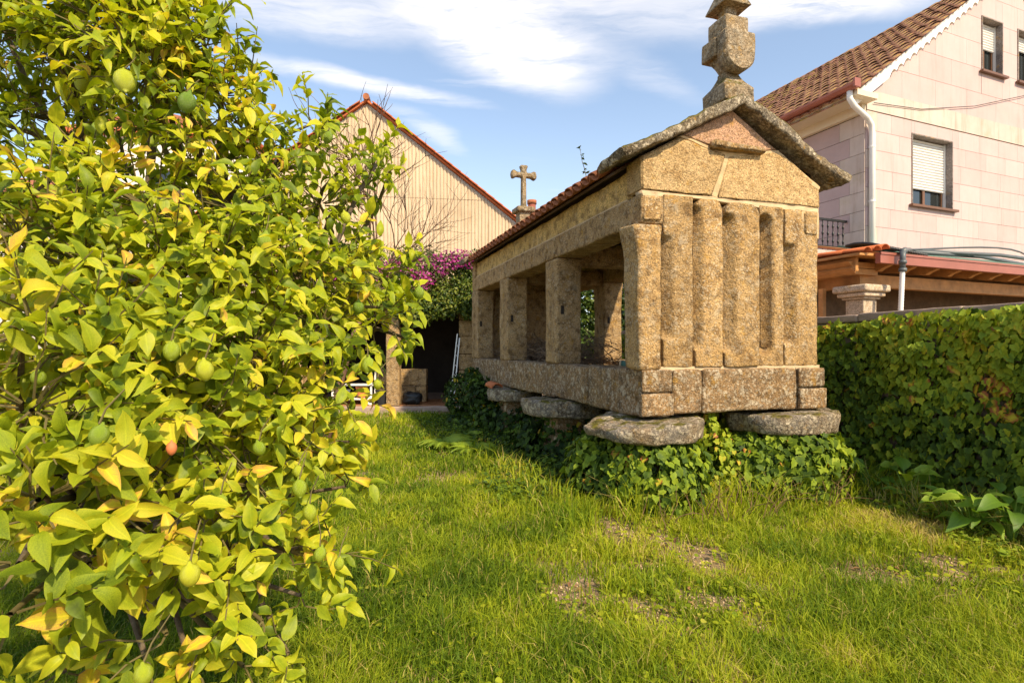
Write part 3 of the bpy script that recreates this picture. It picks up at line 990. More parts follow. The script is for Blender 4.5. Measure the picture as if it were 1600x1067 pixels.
# ---- what lies inside the granary
br = MB()
for i in range(900):
    c = Vector((R.gauss(.85, .34), R.uniform(2.7, 5.9), 0)); c.x = min(max(c.x, .3), 1.8)
    hgt = 1.27 + R.random() ** 1.5 * .42 * (1 - abs(c.x - .95) / 1.3)
    d = Vector((R.gauss(0, .5), R.gauss(0, 1), R.gauss(0, .22))).normalized() * R.uniform(.10, .30)
    a = gp(c.x, c.y, hgt)
    p = [a - d, a + Vector((R.uniform(-.04, .04), R.uniform(-.04, .04), R.uniform(-.03, .05))), a + d]
    p = [Vector((q.x, q.y, max(q.z, 1.235))) for q in p]
    br.tube(p, [.007, .005, .002], 4, False)
bo = br.build('brushwood_pile', M['stick'])
tag(bo, 'tangled pile of dry brushwood inside the granary behind its open posts', 'brushwood', None, 'stuff')
rl = thing('rolled_sheet', 'dark green rolled sheet with pale end lying on the granary floor', 'roll')
MB().tube([gp(.42, 1.1, 1.31), gp(.95, .60, 1.31)], .05, 12).build('roll', M['tarp_green'], rl, True)
MB().tube([gp(.405, 1.115, 1.31), gp(.42, 1.10, 1.31)], .053, 12).build('end_ring', M['mortar'], rl, True)
bd = MB().prism([gp(.30, .30, 1.235), gp(1.4, .30, 1.235), gp(1.4, 1.5, 1.235), gp(.30, 1.3, 1.235)], (0, 0, .03)).build('pale_board', M['board_blue'])
tag(bd, 'pale blue board lying flat on the granary floor beside the green roll', 'board')
# small plant sprouting on the roof
def sprig(base, name, lab, n=9, hgt=.42, seed=0):
    rr = random.Random(seed)
    t = thing(name, lab, 'plant', base)
    mb = MB(); pts = [Vector((0, 0, 0))]
    for i in range(5): pts.append(pts[-1] + Vector((rr.uniform(-.05, .01), 0, hgt / 5)))
    mb.tube(pts, [.006, .005, .005, .004, .003, .002], 4)
    mb.build('stem', M['twig'], t)
    base_ = SMALL[0]
    me = tri_mesh('leaf', base_[0] * .07, base_[1], M['shrub_leaf'], np.full(len(base_[0]), .25), base_[2])
    for i in range(n * 2):
        o = link(bpy.data.objects.new('leaf', me), t)
        k = rr.uniform(.25, 1) * 5
        j = min(4, int(k)); p = pts[j].lerp(pts[j + 1], k - j)
        o.location = p; o.rotation_euler = (rr.uniform(-.5, .6), rr.uniform(-.6, .6), rr.uniform(0, 6.28)); o.scale = [rr.uniform(.5, 1)] * 3
gz_ = gp(.10, 1.30, 3.42)
sprig(gz_, 'roof_weed', 'spindly little weed sprouting from the tiles of the granary roof', seed=3)
# ------------------------------------------------------------------ garden wall with ivy
WP = Vector((3.85, 6.77, 0)); WD = Vector((.232, -.973, 0)).normalized()
WA = math.atan2(WD.y, WD.x)
WM = Matrix.Translation(WP) @ Matrix.Rotation(WA, 4, 'Z')
gw = thing('garden_wall', 'rough plastered garden wall mostly hidden under ivy right of the granary', 'wall', WP, WA)
stone('wall_body', M['concrete'], gw, -9, 7, 0, .22, -.05, 1.80, res=.25, amp=.015)
k = 0
xx = -9.0
while xx < 7:
    ln = R.uniform(.85, 1.3)
    stone('coping_stone', M['concrete'], gw, xx + .006, min(7, xx + ln) - .006, -.03, .25, 1.803, 1.895 + R.uniform(-.008, .008), res=.12, amp=.008, r=.015)
    xx += ln
def wall_pt(x, y, z): return WM @ Vector((x, y, z))
ivw = thing('ivy', 'dense dark ivy covering the long garden wall right of the granary', 'ivy', WP, WA)
sm = MB()
for i in range(60):
    x = R.uniform(-3, 5); p = [Vector((x, -.05, 0))]
    for j in range(5): p.append(p[-1] + Vector((R.uniform(-.25, .25), R.uniform(-.02, .01), .33)))
    sm.tube(p, [.014, .012, .01, .008, .006, .004], 4, False)
sm.build('stem', M['ivy_stem'], ivw)
upd()
def ivy_wall():
    n1, n2 = 10500, 4200
    x = np.concatenate([RN.uniform(-1.6, 3.7, n1), RN.uniform(-8.8, -1.6, n2)])
    n = len(x)
    z = RN.random(n) ** .93 * 1.86
    topl = 1.76 + .10 * np.clip((x + .3) / 2.5, 0, 1) + (vnoise(x, x * 0, 2.5, 2) - .5) * .14
    topl = topl + np.where(RN.random(n) < .05, .10 * RN.random(n), 0) + .05 * (x > 1.0)
    z = np.minimum(z, topl - RN.random(n) ** 2 * .02)
    bul = .05 + .20 * vnoise(x, z, 2.2, 3) + .10 * vnoise(x, z, 5.5, 4) + .10 * np.clip((1.2 - z), 0, 1)
    dep = RN.random(n) ** 1.6
    y = -(bul * (1 - dep * .75)) - .01
    loc = np.stack([x, y, z], 1)
    nl = np.stack([RN.normal(0, .38, n), np.full(n, -.80) + RN.normal(0, .25, n), .72 + .5 * (z > topl - .15) + RN.normal(0, .3, n)], 1)
    ax = np.stack([RN.normal(0, .55, n), -.22 + RN.normal(0, .2, n), -np.abs(RN.normal(.9, .3, n))], 1)
    Rw = np.array(WM)[:3, :3]
    Tw = loc @ Rw.T + np.array(WP)
    S = RN.uniform(.045, .095, n) * np.where(x < -1.6, 1.25, 1) * (1 + .3 * (RN.random(n) < .08))
    tint = .30 + .32 * RN.random(n) + .42 * np.clip((z - 1.0) / .8, 0, 1) * RN.random(n) + .34 * (vnoise(x, z, 1.5, 5) - .5)  # tint rises towards the wall top: sunlight there put into leaf colour
    tint = np.where(RN.random(n) < .07, .8, tint)
    tint = np.where(RN.random(n) < .012, .97, tint)
    # browned patch near the right end of the view
    br_ = (np.hypot(x - 2.1, (z - 1.15) * .8) < .13) | (np.hypot(x - 2.2, (z - .95) * .6) < .09)
    tint = np.where(br_ & (RN.random(n) < .6), .99, tint)
    tint = tint - .18 * dep  # buried leaves darker, their shade put into the tint
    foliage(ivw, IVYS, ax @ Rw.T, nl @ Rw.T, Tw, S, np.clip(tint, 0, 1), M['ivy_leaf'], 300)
ivy_wall()


def ivy_mound(obj, ells, n, nparts, size=(.045, .085), tintb=.3, zcap=None, bases=IVYS, mat='ivy_leaf', normal_up=.35, zmin=.0, tvar=.45, hang=.8, zcapfn=None):
    """leaves clothing the outer side of some ellipsoids (cx,cy,cz,rx,ry,rz) given in world coordinates"""
    wts = np.array([e[3] * e[5] + e[4] * e[5] + e[3] * e[4] for e in ells]); wts /= wts.sum()
    idx = RN.choice(len(ells), n * 3, p=wts)
    E = np.array(ells)[idx]
    d = nrmz(RN.normal(size=(n * 3, 3)))
    rr = 1 - RN.random(n * 3) ** 1.5 * .30
    Pn = E[:, :3] + d * E[:, 3:6] * rr[:, None] * (1 + .22 * (vnoise(d[:, 0] * 2 + 5 + idx, d[:, 2] * 2 + d[:, 1] * 1.5 + 5, 2.1, 6) - .5))[:, None]
    nr = nrmz(d / E[:, 3:6])
    ok = (Pn[:, 2] > zmin)
    if zcap: ok &= Pn[:, 2] < zcap
    # drop what is well inside another ellipsoid
    for j, e in enumerate(ells):
        ins = (((Pn - np.array(e[:3])) / np.array(e[3:6])) ** 2).sum(1) < .55
        ok &= ~(ins & (idx != j))
    Pn, nr, dd = Pn[ok][:n], nr[ok][:n], (1 - rr)[ok][:n]
    n = len(Pn)
    nl = nr + np.array([0, 0, normal_up]) + RN.normal(0, .35, (n, 3))
    ax = np.stack([RN.normal(0, .5, n), RN.normal(0, .5, n), -np.abs(RN.normal(hang, .35, n))], 1) + nr * .25
    S = RN.uniform(size[0], size[1], n)
    tint = tintb + tvar * (RN.random(n) - .4) + .3 * (vnoise(Pn[:, 0] * 2, Pn[:, 2] * 2 + Pn[:, 1], 2, 7) - .5) - dd * .8  # inner leaves tinted darker, shade inside the mound put into colour
    tint = np.where(RN.random(n) < .02, .95, tint)
    foliage(obj, bases, ax, nl, Pn, S, np.clip(tint, 0, 1), M[mat], nparts)


def gw3(x, t, z): p = gp(x, t, z); return (p.x, p.y, p.z)
iv1 = thing('ivy', 'ivy smothering the pillar under the granary front corner nearest the lawn', 'ivy')
ivy_mound(iv1, [(*gw3(.14, .08, .30), .50, .50, .50), (*gw3(.38, .20, .32), .42, .42, .45), (*gw3(-.08, .5, .27), .42, .5, .46)], 4200, 200, (.05, .095), .36, .66)
iv2 = thing('ivy', 'ivy smothering the pillar under the granary corner beside the garden wall', 'ivy')
ivy_mound(iv2, [(*gw3(1.80, .06, .30), .60, .50, .50), (*gw3(2.1, .25, .32), .44, .44, .46), (*gw3(1.40, .12, .24), .36, .36, .44)], 4600, 200, (.05, .095), .38, .66)
iv3 = thing('ivy', 'bright young ivy climbing between the two front staddle caps', 'ivy')
ivy_mound(iv3, [(*gw3(.84, .12, .42), .17, .17, .42), (*gw3(1.02, .2, .3), .25, .25, .38)], 700, 80, (.04, .07), .66, None)
ds = MB()
for i in range(46):
    b = Vector(gw3(R.uniform(-.3, 2.0), R.uniform(-.62, -.3), .0))
    d = Vector((R.uniform(-.5, .5), R.uniform(-.3, .3), R.uniform(.5, 1.3))).normalized()
    p_ = [b]
    for j in range(5): p_.append(p_[-1] + d * R.uniform(.05, .11)); d = (d + Vector((R.gauss(0, .3), R.gauss(0, .25), R.gauss(-.12, .2)))).normalized()
    ds.tube(p_, [.004, .004, .003, .003, .002, .0015], 4, False)
tag(ds.build('dry_stems', M['ivy_stem']), 'dry brown creeper stems tangled in front of the granary pillar ivy', 'dry stems', None, 'stuff')
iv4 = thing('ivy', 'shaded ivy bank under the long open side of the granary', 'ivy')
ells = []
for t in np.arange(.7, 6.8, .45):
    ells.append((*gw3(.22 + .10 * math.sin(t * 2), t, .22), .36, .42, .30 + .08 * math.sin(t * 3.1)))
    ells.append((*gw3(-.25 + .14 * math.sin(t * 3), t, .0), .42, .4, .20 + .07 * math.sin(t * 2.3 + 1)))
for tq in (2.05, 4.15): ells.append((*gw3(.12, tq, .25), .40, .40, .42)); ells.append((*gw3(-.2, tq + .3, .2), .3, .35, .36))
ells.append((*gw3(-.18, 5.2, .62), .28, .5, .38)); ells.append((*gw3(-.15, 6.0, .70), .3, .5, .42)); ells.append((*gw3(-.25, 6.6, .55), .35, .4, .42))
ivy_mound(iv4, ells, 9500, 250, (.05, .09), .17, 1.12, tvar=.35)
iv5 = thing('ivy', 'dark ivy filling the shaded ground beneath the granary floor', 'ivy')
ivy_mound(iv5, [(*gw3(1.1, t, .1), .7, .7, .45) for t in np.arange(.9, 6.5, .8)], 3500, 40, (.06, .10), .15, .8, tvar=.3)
# low ground ivy spreading into the lawn
gi = thing('ground_ivy', 'low ground ivy spreading from the granary side onto the lawn', 'ground cover')
def ground_leaves(obj, n, fn, size, tb, tv, mat, bases, nparts, zr=(.02, .12)):
    x, t, wgt = fn(n)
    z = RN.uniform(zr[0], zr[1], len(x)) * wgt
    p = np.stack([x, t, z + ground_z(x, t)], 1)
    m = len(x)
    nl = np.stack([RN.normal(0, .45, m), RN.normal(-.25, .45, m), np.full(m, 1.0)], 1)
    ax = np.stack([RN.normal(0, 1, m), RN.normal(-.3, 1, m), RN.normal(0, .2, m)], 1)
    foliage(obj, bases, ax, nl, p, RN.uniform(size[0], size[1], m), np.clip(tb + tv * (RN.random(m) - .4), 0, 1), M[mat], nparts)
def gi_fn(n):
    lx = -RN.random(n) ** 1.2 * 1.55 - .1
    lt = RN.uniform(.3, 7.0, n)
    keep = vnoise(lx, lt, 1.3, 2) + (lx + 1.6) * .5 > .62
    lx, lt = lx[keep], lt[keep]
    ca_, sa_ = math.cos(GA), math.sin(GA)
    return G0.x + lx * ca_ - lt * sa_, G0.y + lx * sa_ + lt * ca_, np.clip(1.9 + lx, .4, 1.8)
ground_leaves(gi, 7000, gi_fn, (.03, .065), .28, .4, 'ivy_leaf', IVYS, 120)
gi2 = thing('ground_ivy', 'creeping ground ivy at the foot of the ivy-covered garden wall', 'ground cover')
def gi2_fn(n):
    lx = RN.uniform(-1.2, 3.6, n); ly = -.12 - RN.random(n) ** 1.3 * 1.0
    keep = vnoise(lx, ly, 1.9, 3) + (.9 + ly) * .7 > .52
    lx, ly = lx[keep], ly[keep]
    c_, s_ = math.cos(WA), math.sin(WA)
    return WP.x + lx * c_ - ly * s_, WP.y + lx * s_ + ly * c_, np.full(len(lx), .9)
ground_leaves(gi2, 5200, gi2_fn, (.025, .055), .45, .5, 'ivy_leaf', IVYS, 120)


# broad-leaved plants by the wall
def arum(loc, lab, n, seed, sc=1.0):
    rr = random.Random(seed)
    t = thing('broad_leaved_plant', lab, 'plant', loc, 0, 'broad-leaved plants at the foot of the garden wall')
    base = leaf_base(.27, .12, .45, .035, (.55, .95, 1.0, .88, .62, .36, .15), seed=seed)
    for i in range(int(n * 1.8)):
        a = rr.uniform(0, 6.28); h_ = rr.uniform(.08, .34) * sc; r_ = rr.uniform(.03, .16) * sc
        tip = Vector((math.cos(a) * r_, math.sin(a) * r_, h_))
        MB().tube([(0, 0, 0), tip * .5 + Vector((0, 0, .03)), tip], [.008, .006, .004], 4).build('stalk', M['broad_leaf_stalk'], t)
        ax = np.array([[math.cos(a), math.sin(a), rr.uniform(-.3, .9)]]); nr = np.array([[-math.cos(a) * .6 + .0, -math.sin(a) * .6 - .5, 1.0]])
        Rm = frames(ax, nr)[0]
        s_ = rr.uniform(.13, .24) * sc
        me = tri_mesh('leaf', base[0], base[1], M['broad_leaf'], np.full(len(base[0]), rr.uniform(.2, .95)), base[2])
        o = link(bpy.data.objects.new('leaf', me), t)
        m = Matrix.Identity(4)
        for p in range(3):
            for q_ in range(3): m[p][q_] = float(Rm[p][q_] * s_)
            m[p][3] = tip[p]
        o.matrix_local = m
M['broad_leaf_stalk'] = plain('green_stalk', (.13, .20, .02), .6, .2, 10)
def onwall(px, d, y=0): return Vector(((px - CX) / F * d, d, 0))
arum(onwall(1368, 5.4), 'broad-leaved green plant between the ivied pillar and the wall ivy', 8, 2)
arum(onwall(1420, 5.05), 'broad-leaved green plant second along the garden wall from the granary', 8, 5)
arum(onwall(1520, 4.3), 'broad-leaved green plant at the wall foot, second from the right edge', 11, 7)
arum(onwall(1580, 4.1), 'broad-leaved green plant at the far right edge of the lawn', 13, 11, 1.1)
arum(onwall(1480, 4.6), 'smallest broad-leaved plant in the middle of the wall foot', 5, 17, .7)


# ferns by the ivy bank
def fern(loc, lab, n, seed, ln=.5):
    rr = random.Random(seed)
    t = thing('fern', lab, 'fern', loc, 0, 'ferns beside the ivy bank')
    for i in range(n):
        a = rr.uniform(0, 6.28); L_ = ln * rr.uniform(.7, 1.1)
        V, Fc, tt = [], [], []
        pts = []
        for k in range(12):
            u = k / 11
            pts.append(Vector((math.cos(a) * L_ * u * .8, math.sin(a) * L_ * u * .8, L_ * (.75 * u - .62 * u * u))))
        sd = Vector((-math.sin(a), math.cos(a), 0))
        for k in range(1, 12):
            wdt = L_ * .24 * math.sin(math.pi * min(1, (k / 11) * .85 + .12))
            dirn = (pts[k] - pts[k - 1]).normalized()
            for sg in (-1, 1):
                for hh in (0, .5):
                    b0 = pts[k - 1].lerp(pts[k], hh)
                    tipp = b0 + sd * sg * wdt + dirn * wdt * .4 + Vector((0, 0, -.015))
                    n0 = len(V)
                    V += [b0, b0 + dirn * L_ * .04, tipp]
                    Fc.append((n0, n0 + 1, n0 + 2))
        me = tri_mesh('frond', np.array([list(v) for v in V]), np.array(Fc), M['broad_leaf'], np.full(len(V), rr.uniform(.6, 1.0)), np.ones(len(V)), smooth=False)
        link(bpy.data.objects.new('frond', me), t)
fern(W(700, 700, 8.0).xyz * Vector((1, 1, 0)) if False else Vector((-.95, 8.0, .02)), 'light green fern left of the others beside the ivy bank', 26, 1, .55)
fern(Vector((-.55, 7.6, .02)), 'light green fern nearest the viewer beside the ivy bank', 24, 2, .5)
fern(Vector((-.62, 8.6, .02)), 'light green fern nearest the tiled shelter step beside the ivy bank', 22, 3, .5)

# ------------------------------------------------------------------ the pink house
HA = math.radians(21.4); H0 = Vector((6.57, 10, 0))
ho = thing('pink_house', 'two-storey pink stone-clad house with mossy tiled roof and white downpipe', 'house', H0, HA)
hc, hs = math.cos(HA), math.sin(HA)
HW, HD, EZ, RS = 9.0, 10.0, 6.42, .74
def hroof(x): return EZ + RS * min(x, HW - x)
body = MB()
body.prism([(0, 0, 0), (HW, 0, 0), (HW, 0, EZ - .08), (HW / 2, 0, hroof(HW / 2) - .08), (0, 0, EZ - .08)], (0, HD, 0))
# windows are real openings: facade slabs in front of the body
WIN = [(1.27, 2.53, 4.29, 5.68), (3.49, 4.23, 7.30, 8.46), (4.77, 5.51, 7.30, 8.46)]
RD = .20      # reveal depth: body set back, facade built as a 20 cm skin pierced by the windows
body.v = [(v[0], v[1] + (RD if v[1] < .01 else 0), v[2]) for v in body.v]
body.build('wall_core', M['dark_wall'], ho)
def clip_poly(poly, f):
    out = []
    for i in range(len(poly)):
        a, b = poly[i], poly[(i + 1) % len(poly)]
        fa, fb = f(a), f(b)
        if fa >= 0: out.append(a)
        if (fa > 0 > fb) or (fa < 0 < fb):
            t = fa / (fa - fb); out.append((a[0] + (b[0] - a[0]) * t, a[1] + (b[1] - a[1]) * t))
    return out
def rects_minus(rc, holes):
    res = [rc]
    for h_ in holes:
        nw = []
        for (a, b, c, d) in res:
            if h_[0] >= b or h_[1] <= a or h_[2] >= d or h_[3] <= c: nw.append((a, b, c, d)); continue
            if h_[0] > a: nw.append((a, h_[0], c, d))
            if h_[1] < b: nw.append((h_[1], b, c, d))
            l_, r_ = max(a, h_[0]), min(b, h_[1])
            if h_[2] > c: nw.append((l_, r_, c, h_[2]))
            if h_[3] < d: nw.append((l_, r_, h_[3], d))
        res = nw
    return res
def panel(rc, mat, y0=-.02, y1=RD, gap=.005):
    for (a, b, c, d) in rects_minus(rc, WIN):
        if b - a < .03 or d - c < .03: continue
        poly = [(a + gap * .4, c + gap * .7), (b - gap * .4, c + gap * .7), (b - gap * .4, d - gap * .7), (a + gap * .4, d - gap * .7)]
        for f in (lambda p: EZ + RS * p[0] - .1 - p[1], lambda p: EZ + RS * (HW - p[0]) - .1 - p[1]):
            poly = clip_poly(poly, f)
            if len(poly) < 3: break
        if len(poly) < 3: continue
        MB().prism([(x, y0, z) for x, z in poly], (0, y1 - y0, 0)).build('cladding_panel', mat, ho)
def skin():
    # solid skin behind the panels
    mb = MB()
    zs = [0, 4.29, 5.68, 6.3]
    for rc in rects_minus((0, HW, 0, 6.3), WIN): mb.box(rc[0], rc[1], 0.003, RD - .002, rc[2], rc[3])
    xs_ = np.arange(0, HW, .5)
    mb.build('wall_skin', M['pink_panel_dark'], ho)
skin()
zz = 2.342; row = 0
while zz < 5.9:
    zt = min(zz + .358, 5.92)
    q_ = .30 if row % 2 else .22
    panel((0, q_, zz, zt), M['cream_block'] if row % 2 else M['pink_panel'], -.022)
    x = q_ - (.45 if row % 2 else 0) if False else q_
    first = R.uniform(.35, .8)
    while x < HW:
        x2 = min(HW, x + first); panel((x, x2, zz, zt), M['pink_panel']); x = x2; first = .68
    zz = zt; row += 1
x = 0
while x < HW: panel((x, min(HW, x + 1.3), 5.925, 6.30), M['cream_block'], -.035); x += 1.3
zz = 6.305
while zz < 9.8:
    x = 0; first = .5 if row % 2 else 1.0
    while x < HW:
        x2 = min(HW, x + first); panel((x, x2, zz, zz + .52), M['pink_panel'], -.018); x = x2; first = 1.0
    zz += .52; row += 1
# left wall cladding with quoins
zz = 2.27; row = 0
while zz < 5.84:
    zt = min(zz + .358, 5.85)
    ql = .50 if row % 2 else .29
    MB().box(-.022, .0, 0.0, ql - .004, zz + .004, zt - .004).build('quoin', M['cream_block'], ho)
    y = ql
    while y < HD:
        y2 = min(HD, y + (1.0 if row % 2 else 1.0)); MB().box(-.015, 0, y + .004, y2 - .004, zz + .004, zt - .004).build('cladding_panel', M['pink_panel_dark'], ho); y = y2
    zz = zt; row += 1
# soffit, gutter, verge
MB().prism([(-.55, -.25, 6.02), (-.55, HD, 6.02), (-.55, HD, 6.12), (-.55, -.25, 6.12)], (.54, 0, 0)).build('soffit', M['cream_paint'], ho)
MB().prism([(-.014, -.018, 5.86), (-.014, HD, 5.86), (-.014, HD, 6.02), (-.014, -.018, 6.02)], (-.10, 0, 0)).build('cornice', M['cream_paint'], ho)
gut = MB(); n = 8
for rr_, nm in ((.085, 0),):
    prof = [(-.62 + .09 * math.cos(math.pi + math.pi * k / n), 6.20 + .10 * math.sin(math.pi + math.pi * k / n)) for k in range(n + 1)]
    prof += [(-.62 + .075 * math.cos(-math.pi * k / n), 6.20 + .085 * math.sin(-math.pi * k / n)) for k in range(n + 1)]
    gut.prism([(x, -.30, z) for x, z in prof], (0, HD + .3, 0))
gut.build('gutter', M['copper_gutter'], ho)
MB().prism([(-.55, -.2, 6.12), (-.55, HD, 6.12), (-.55, HD, 6.22), (-.55, -.2, 6.22)], (.02, 0, 0)).build('fascia', M['copper_gutter'], ho)
dp = [(-.60, -.14, 6.12), (-.60, -.14, 5.98), (-.50, -.15, 5.86), (-.12, -.12, 5.72), (.02, -.10, 5.62), (.06, -.09, 5.45), (.06, -.09, 2.6)]
MB().tube(dp, .05, 12).build('downpipe', M['white_paint'], ho, True)
for z in (5.2, 4.2, 3.4):
    MB().tube([(.06, -.09, z), (.06, -.09, z + .03)], .057, 12).build('pipe_clip', M['white_paint'], ho)
# verge with scalloped white mortar
for side in (0, 1):
    mb = MB()
    n = 26
    pts_top, pts_bot = [], []
    L_ = HW / 2 + .45
    for k in range(n * 6 + 1):
        x = -.45 + L_ * k / (n * 6)
        ph = (k % 6) / 6
        zb = EZ + RS * x - .20 + (.075 * math.sin(math.pi * ph) if x > .5 else -.02)
        xx_ = x if side == 0 else HW - x
        pts_bot.append((xx_, -.12, zb)); pts_top.append((xx_, -.12, EZ + RS * x + .03))
    V = pts_bot + pts_top; m_ = len(pts_bot)
    V += [(a, .0, c) for a, b, c in V]
    Fc = []
    for k in range(m_ - 1):
        Fc += [(k, k + 1, m_ + k + 1, m_ + k), (2 * m_ + k, k * 1 + 2 * m_ + 1, k + 1, k)]
    mb.add(V, Fc).build('verge_trim', M['white_paint'], ho)
    for k in range(n):
        x = -.45 + L_ * (k + .5) / n
        z = EZ + RS * x - .16
        xx_ = x if side == 0 else HW - x
        if x > .5: MB().tube([(xx_, -.112, z + .105), (xx_, -.022, z + .105)], .07, 8).build('verge_tile_end', M['tile'], ho)
MB().box(-.70, -.55, -.31, -.27, 6.12, 6.27).build('gutter_end', M['copper_gutter'], ho)
# roof decks and tiles
ang = math.atan(RS); ca, sa = math.cos(ang), math.sin(ang)
for sd in (-1, 1):
    a0 = Vector((HW / 2 + sd * (HW / 2 + .55), -.12, EZ - .55 * RS - .02)); a1 = Vector((HW / 2, -.12, hroof(HW / 2) - .02))
    MB().prism([a0, a1, a1 + Vector((0, 0, .05)), a0 + Vector((0, 0, .05))], (0, HD + .2, 0)).build('roof_deck', M['tile_moss'], ho)
tiles = []
for row in range(18):
    for i in range(47):
        u = row * .345 + R.uniform(-.02, .02)
        t = -.08 + i * .215 + R.uniform(-.01, .01)
        a_ = ang - math.radians(2.5); upv = Vector((math.cos(a_), 0, math.sin(a_))); nv = Vector((-math.sin(a_), 0, math.cos(a_))); upv = (upv + Vector((0, R.uniform(-.04, .04), 0))).normalized(); ac = upv.cross(nv)
        tiles.append((t, Matrix.Translation(Vector((-.62 + u * ca, t, EZ - .62 * RS + .06 + u * sa + R.uniform(0, .02)))) @ Matrix((ac, upv, nv)).transposed().to_4x4()))
tmm = tri_mesh('roof_tile', TILE[0] * np.array([1.1, 1, .62]), TILE[1], M['tile_moss'])
tiles.sort(key=lambda q: q[0])
Vs, Ts, off = [], [], 0
for i, (t, m_) in enumerate(tiles):
    if i < 300:
        o = link(bpy.data.objects.new('roof_tile', tmm), ho); o.matrix_local = m_
    else:
        A = np.array(m_); Vs.append((TILE[0] * np.array([1.1, 1, .62])) @ A[:3, :3].T + A[:3, 3]); Ts.append(TILE[1] + off); off += len(TILE[0])
o = link(bpy.data.objects.new('roof_tiling', tri_mesh('roof_tiling', np.concatenate(Vs), np.concatenate(Ts), M['tile_moss'])), ho); o['kind'] = 'stuff'
# windows
def window(x0, x1, z0, z1, shut, sill=True):
    mb = MB(); y = RD
    for (a, b, c, d) in ((x0, x0 + .03, z0, z1), (x1 - .06, x1, z0, z1)):
        pass
    # granite lining the reveal
    lin = MB()
    lin.box(x0 + .001, x0 + .025, -.035, RD - .003, z0 + .026, z1 - .026).box(x1 - .025, x1 - .001, -.035, RD - .003, z0 + .026, z1 - .026)
    lin.box(x0 + .001, x1 - .001, -.035, RD - .003, z1 - .025, z1 - .001).box(x0 + .001, x1 - .001, -.03, RD - .003, z0 + .001, z0 + .025)
    lin.build('window_surround', M['grey_speck'], ho)
    w_ = MB().box(x0 - .08, x1 + .08, -.10, -.03, z0 - .045, z0 - .001).build('window_sill', M['brown_frame'] if sill else M['grey_speck'], ho)
    f = thing('window', None, None); f.parent = ho; f.empty_display_size = .1
    fx0, fx1 = x0 + .03, x1 - .03; y0, y1 = RD - .06, RD - .01
    fm = MB()
    fm.box(fx0, fx0 + .05, y0, y1, z0 + .03, z1 - .03).box(fx1 - .05, fx1, y0, y1, z0 + .03, z1 - .03)
    fm.box(fx0 + .05, fx1 - .05, y0, y1, z0 + .03, z0 + .09).box(fx0 + .05, fx1 - .05, y0, y1, z1 - .09, z1 - .03)
    fm.box((fx0 + fx1) / 2 - .035, (fx0 + fx1) / 2 + .035, y0, y1, z0 + .09, z1 - .09)
    fm.build('frame', M['brown_frame'], f)
    MB().box(fx0 + .05, fx1 - .05, y1 - .02, y1 - .01, z0 + .09, z1 - .09).build('pane', M['glass'], f)
    if shut:
        zb = z1 - .03 - (z1 - z0 - .06) * shut
        n_ = int((z1 - .03 - zb) / .055)
        sh = MB()
        for k in range(n_):
            za = z1 - .03 - .055 * (k + 1)
            sh.prism([(fx0 + .01, y0 - .012, za + .004), (fx0 + .01, y0 - .028, za + .02), (fx0 + .01, y0 - .028, za + .04), (fx0 + .01, y0 - .012, za + .0535)], (fx1 - fx0 - .02, 0, 0))
        sh.build('roller_shutter', M['white_paint'], f)
        for a_, b_ in ((fx0 - .004, fx0 + .009), (fx1 - .009, fx1 + .004)): MB().box(a_, b_, y0 - .05, y0 - .002, z0 + .03, z1 - .03).build('shutter_guide', M['white_paint'], f)
window(*WIN[0], .78)
window(*WIN[1], .50)
window(*WIN[2], .35)
# balcony left of the corner with iron railing
MB().box(-3.4, -.03, .28, 2.2, 3.18, 3.33).build('balcony_slab', M['cream_block'], ho)
MB().box(-3.3, -.05, .36, 2.1, 0, 3.175).build('ground_floor_wing', M['pink_panel_dark'], ho)
rl_ = MB().box(-3.35, -.03, .33, .37, 3.90, 3.94).build('balcony_rail', M['black_iron'], ho)
MB().box(-3.35, -.03, .33, .37, 3.40, 3.43).build('balcony_rail', M['black_iron'], ho)
for k in range(24):
    x = -.12 - k * .135
    b = MB().tube([(x, .35, 3.33), (x, .35, 3.48), (x, .35, 3.52), (x, .35, 3.56), (x, .35, 3.62), (x, .35, 3.66), (x, .35, 3.70), (x, .35, 3.76), (x, .35, 3.80), (x, .35, 3.84), (x, .35, 3.91)],
                  [.010, .010, .022, .010, .010, .024, .010, .010, .022, .010, .010], 6)
    b.build('baluster', M['black_iron'], ho)
def hp(x, y, z): return Matrix.Translation(H0) @ Matrix.Rotation(HA, 4, 'Z') @ Vector((x, y, z))
cb = MB().tube([hp(.15, -.06, 6.06), hp(1.5, -.055, 6.16), hp(3.2, -.055, 6.5), hp(4.9, -.06, 7.0), hp(6.5, -.06, 7.6)], .007, 5).build('overhead_cable', M['black_plastic'])
tag(cb, 'thin dark cable strung across the pink house wall above its shuttered window', 'cable')

# ------------------------------------------------------------------ the porch beyond the wall
po = thing('timber_porch', 'timber porch roof with terracotta tiles and copper gutter behind the garden wall', 'porch', H0, HA)
PX0, PY0 = -1.72, -1.30      # front left corner of the porch roof (gutter line)
PXR = 9.5
gz0 = 2.93
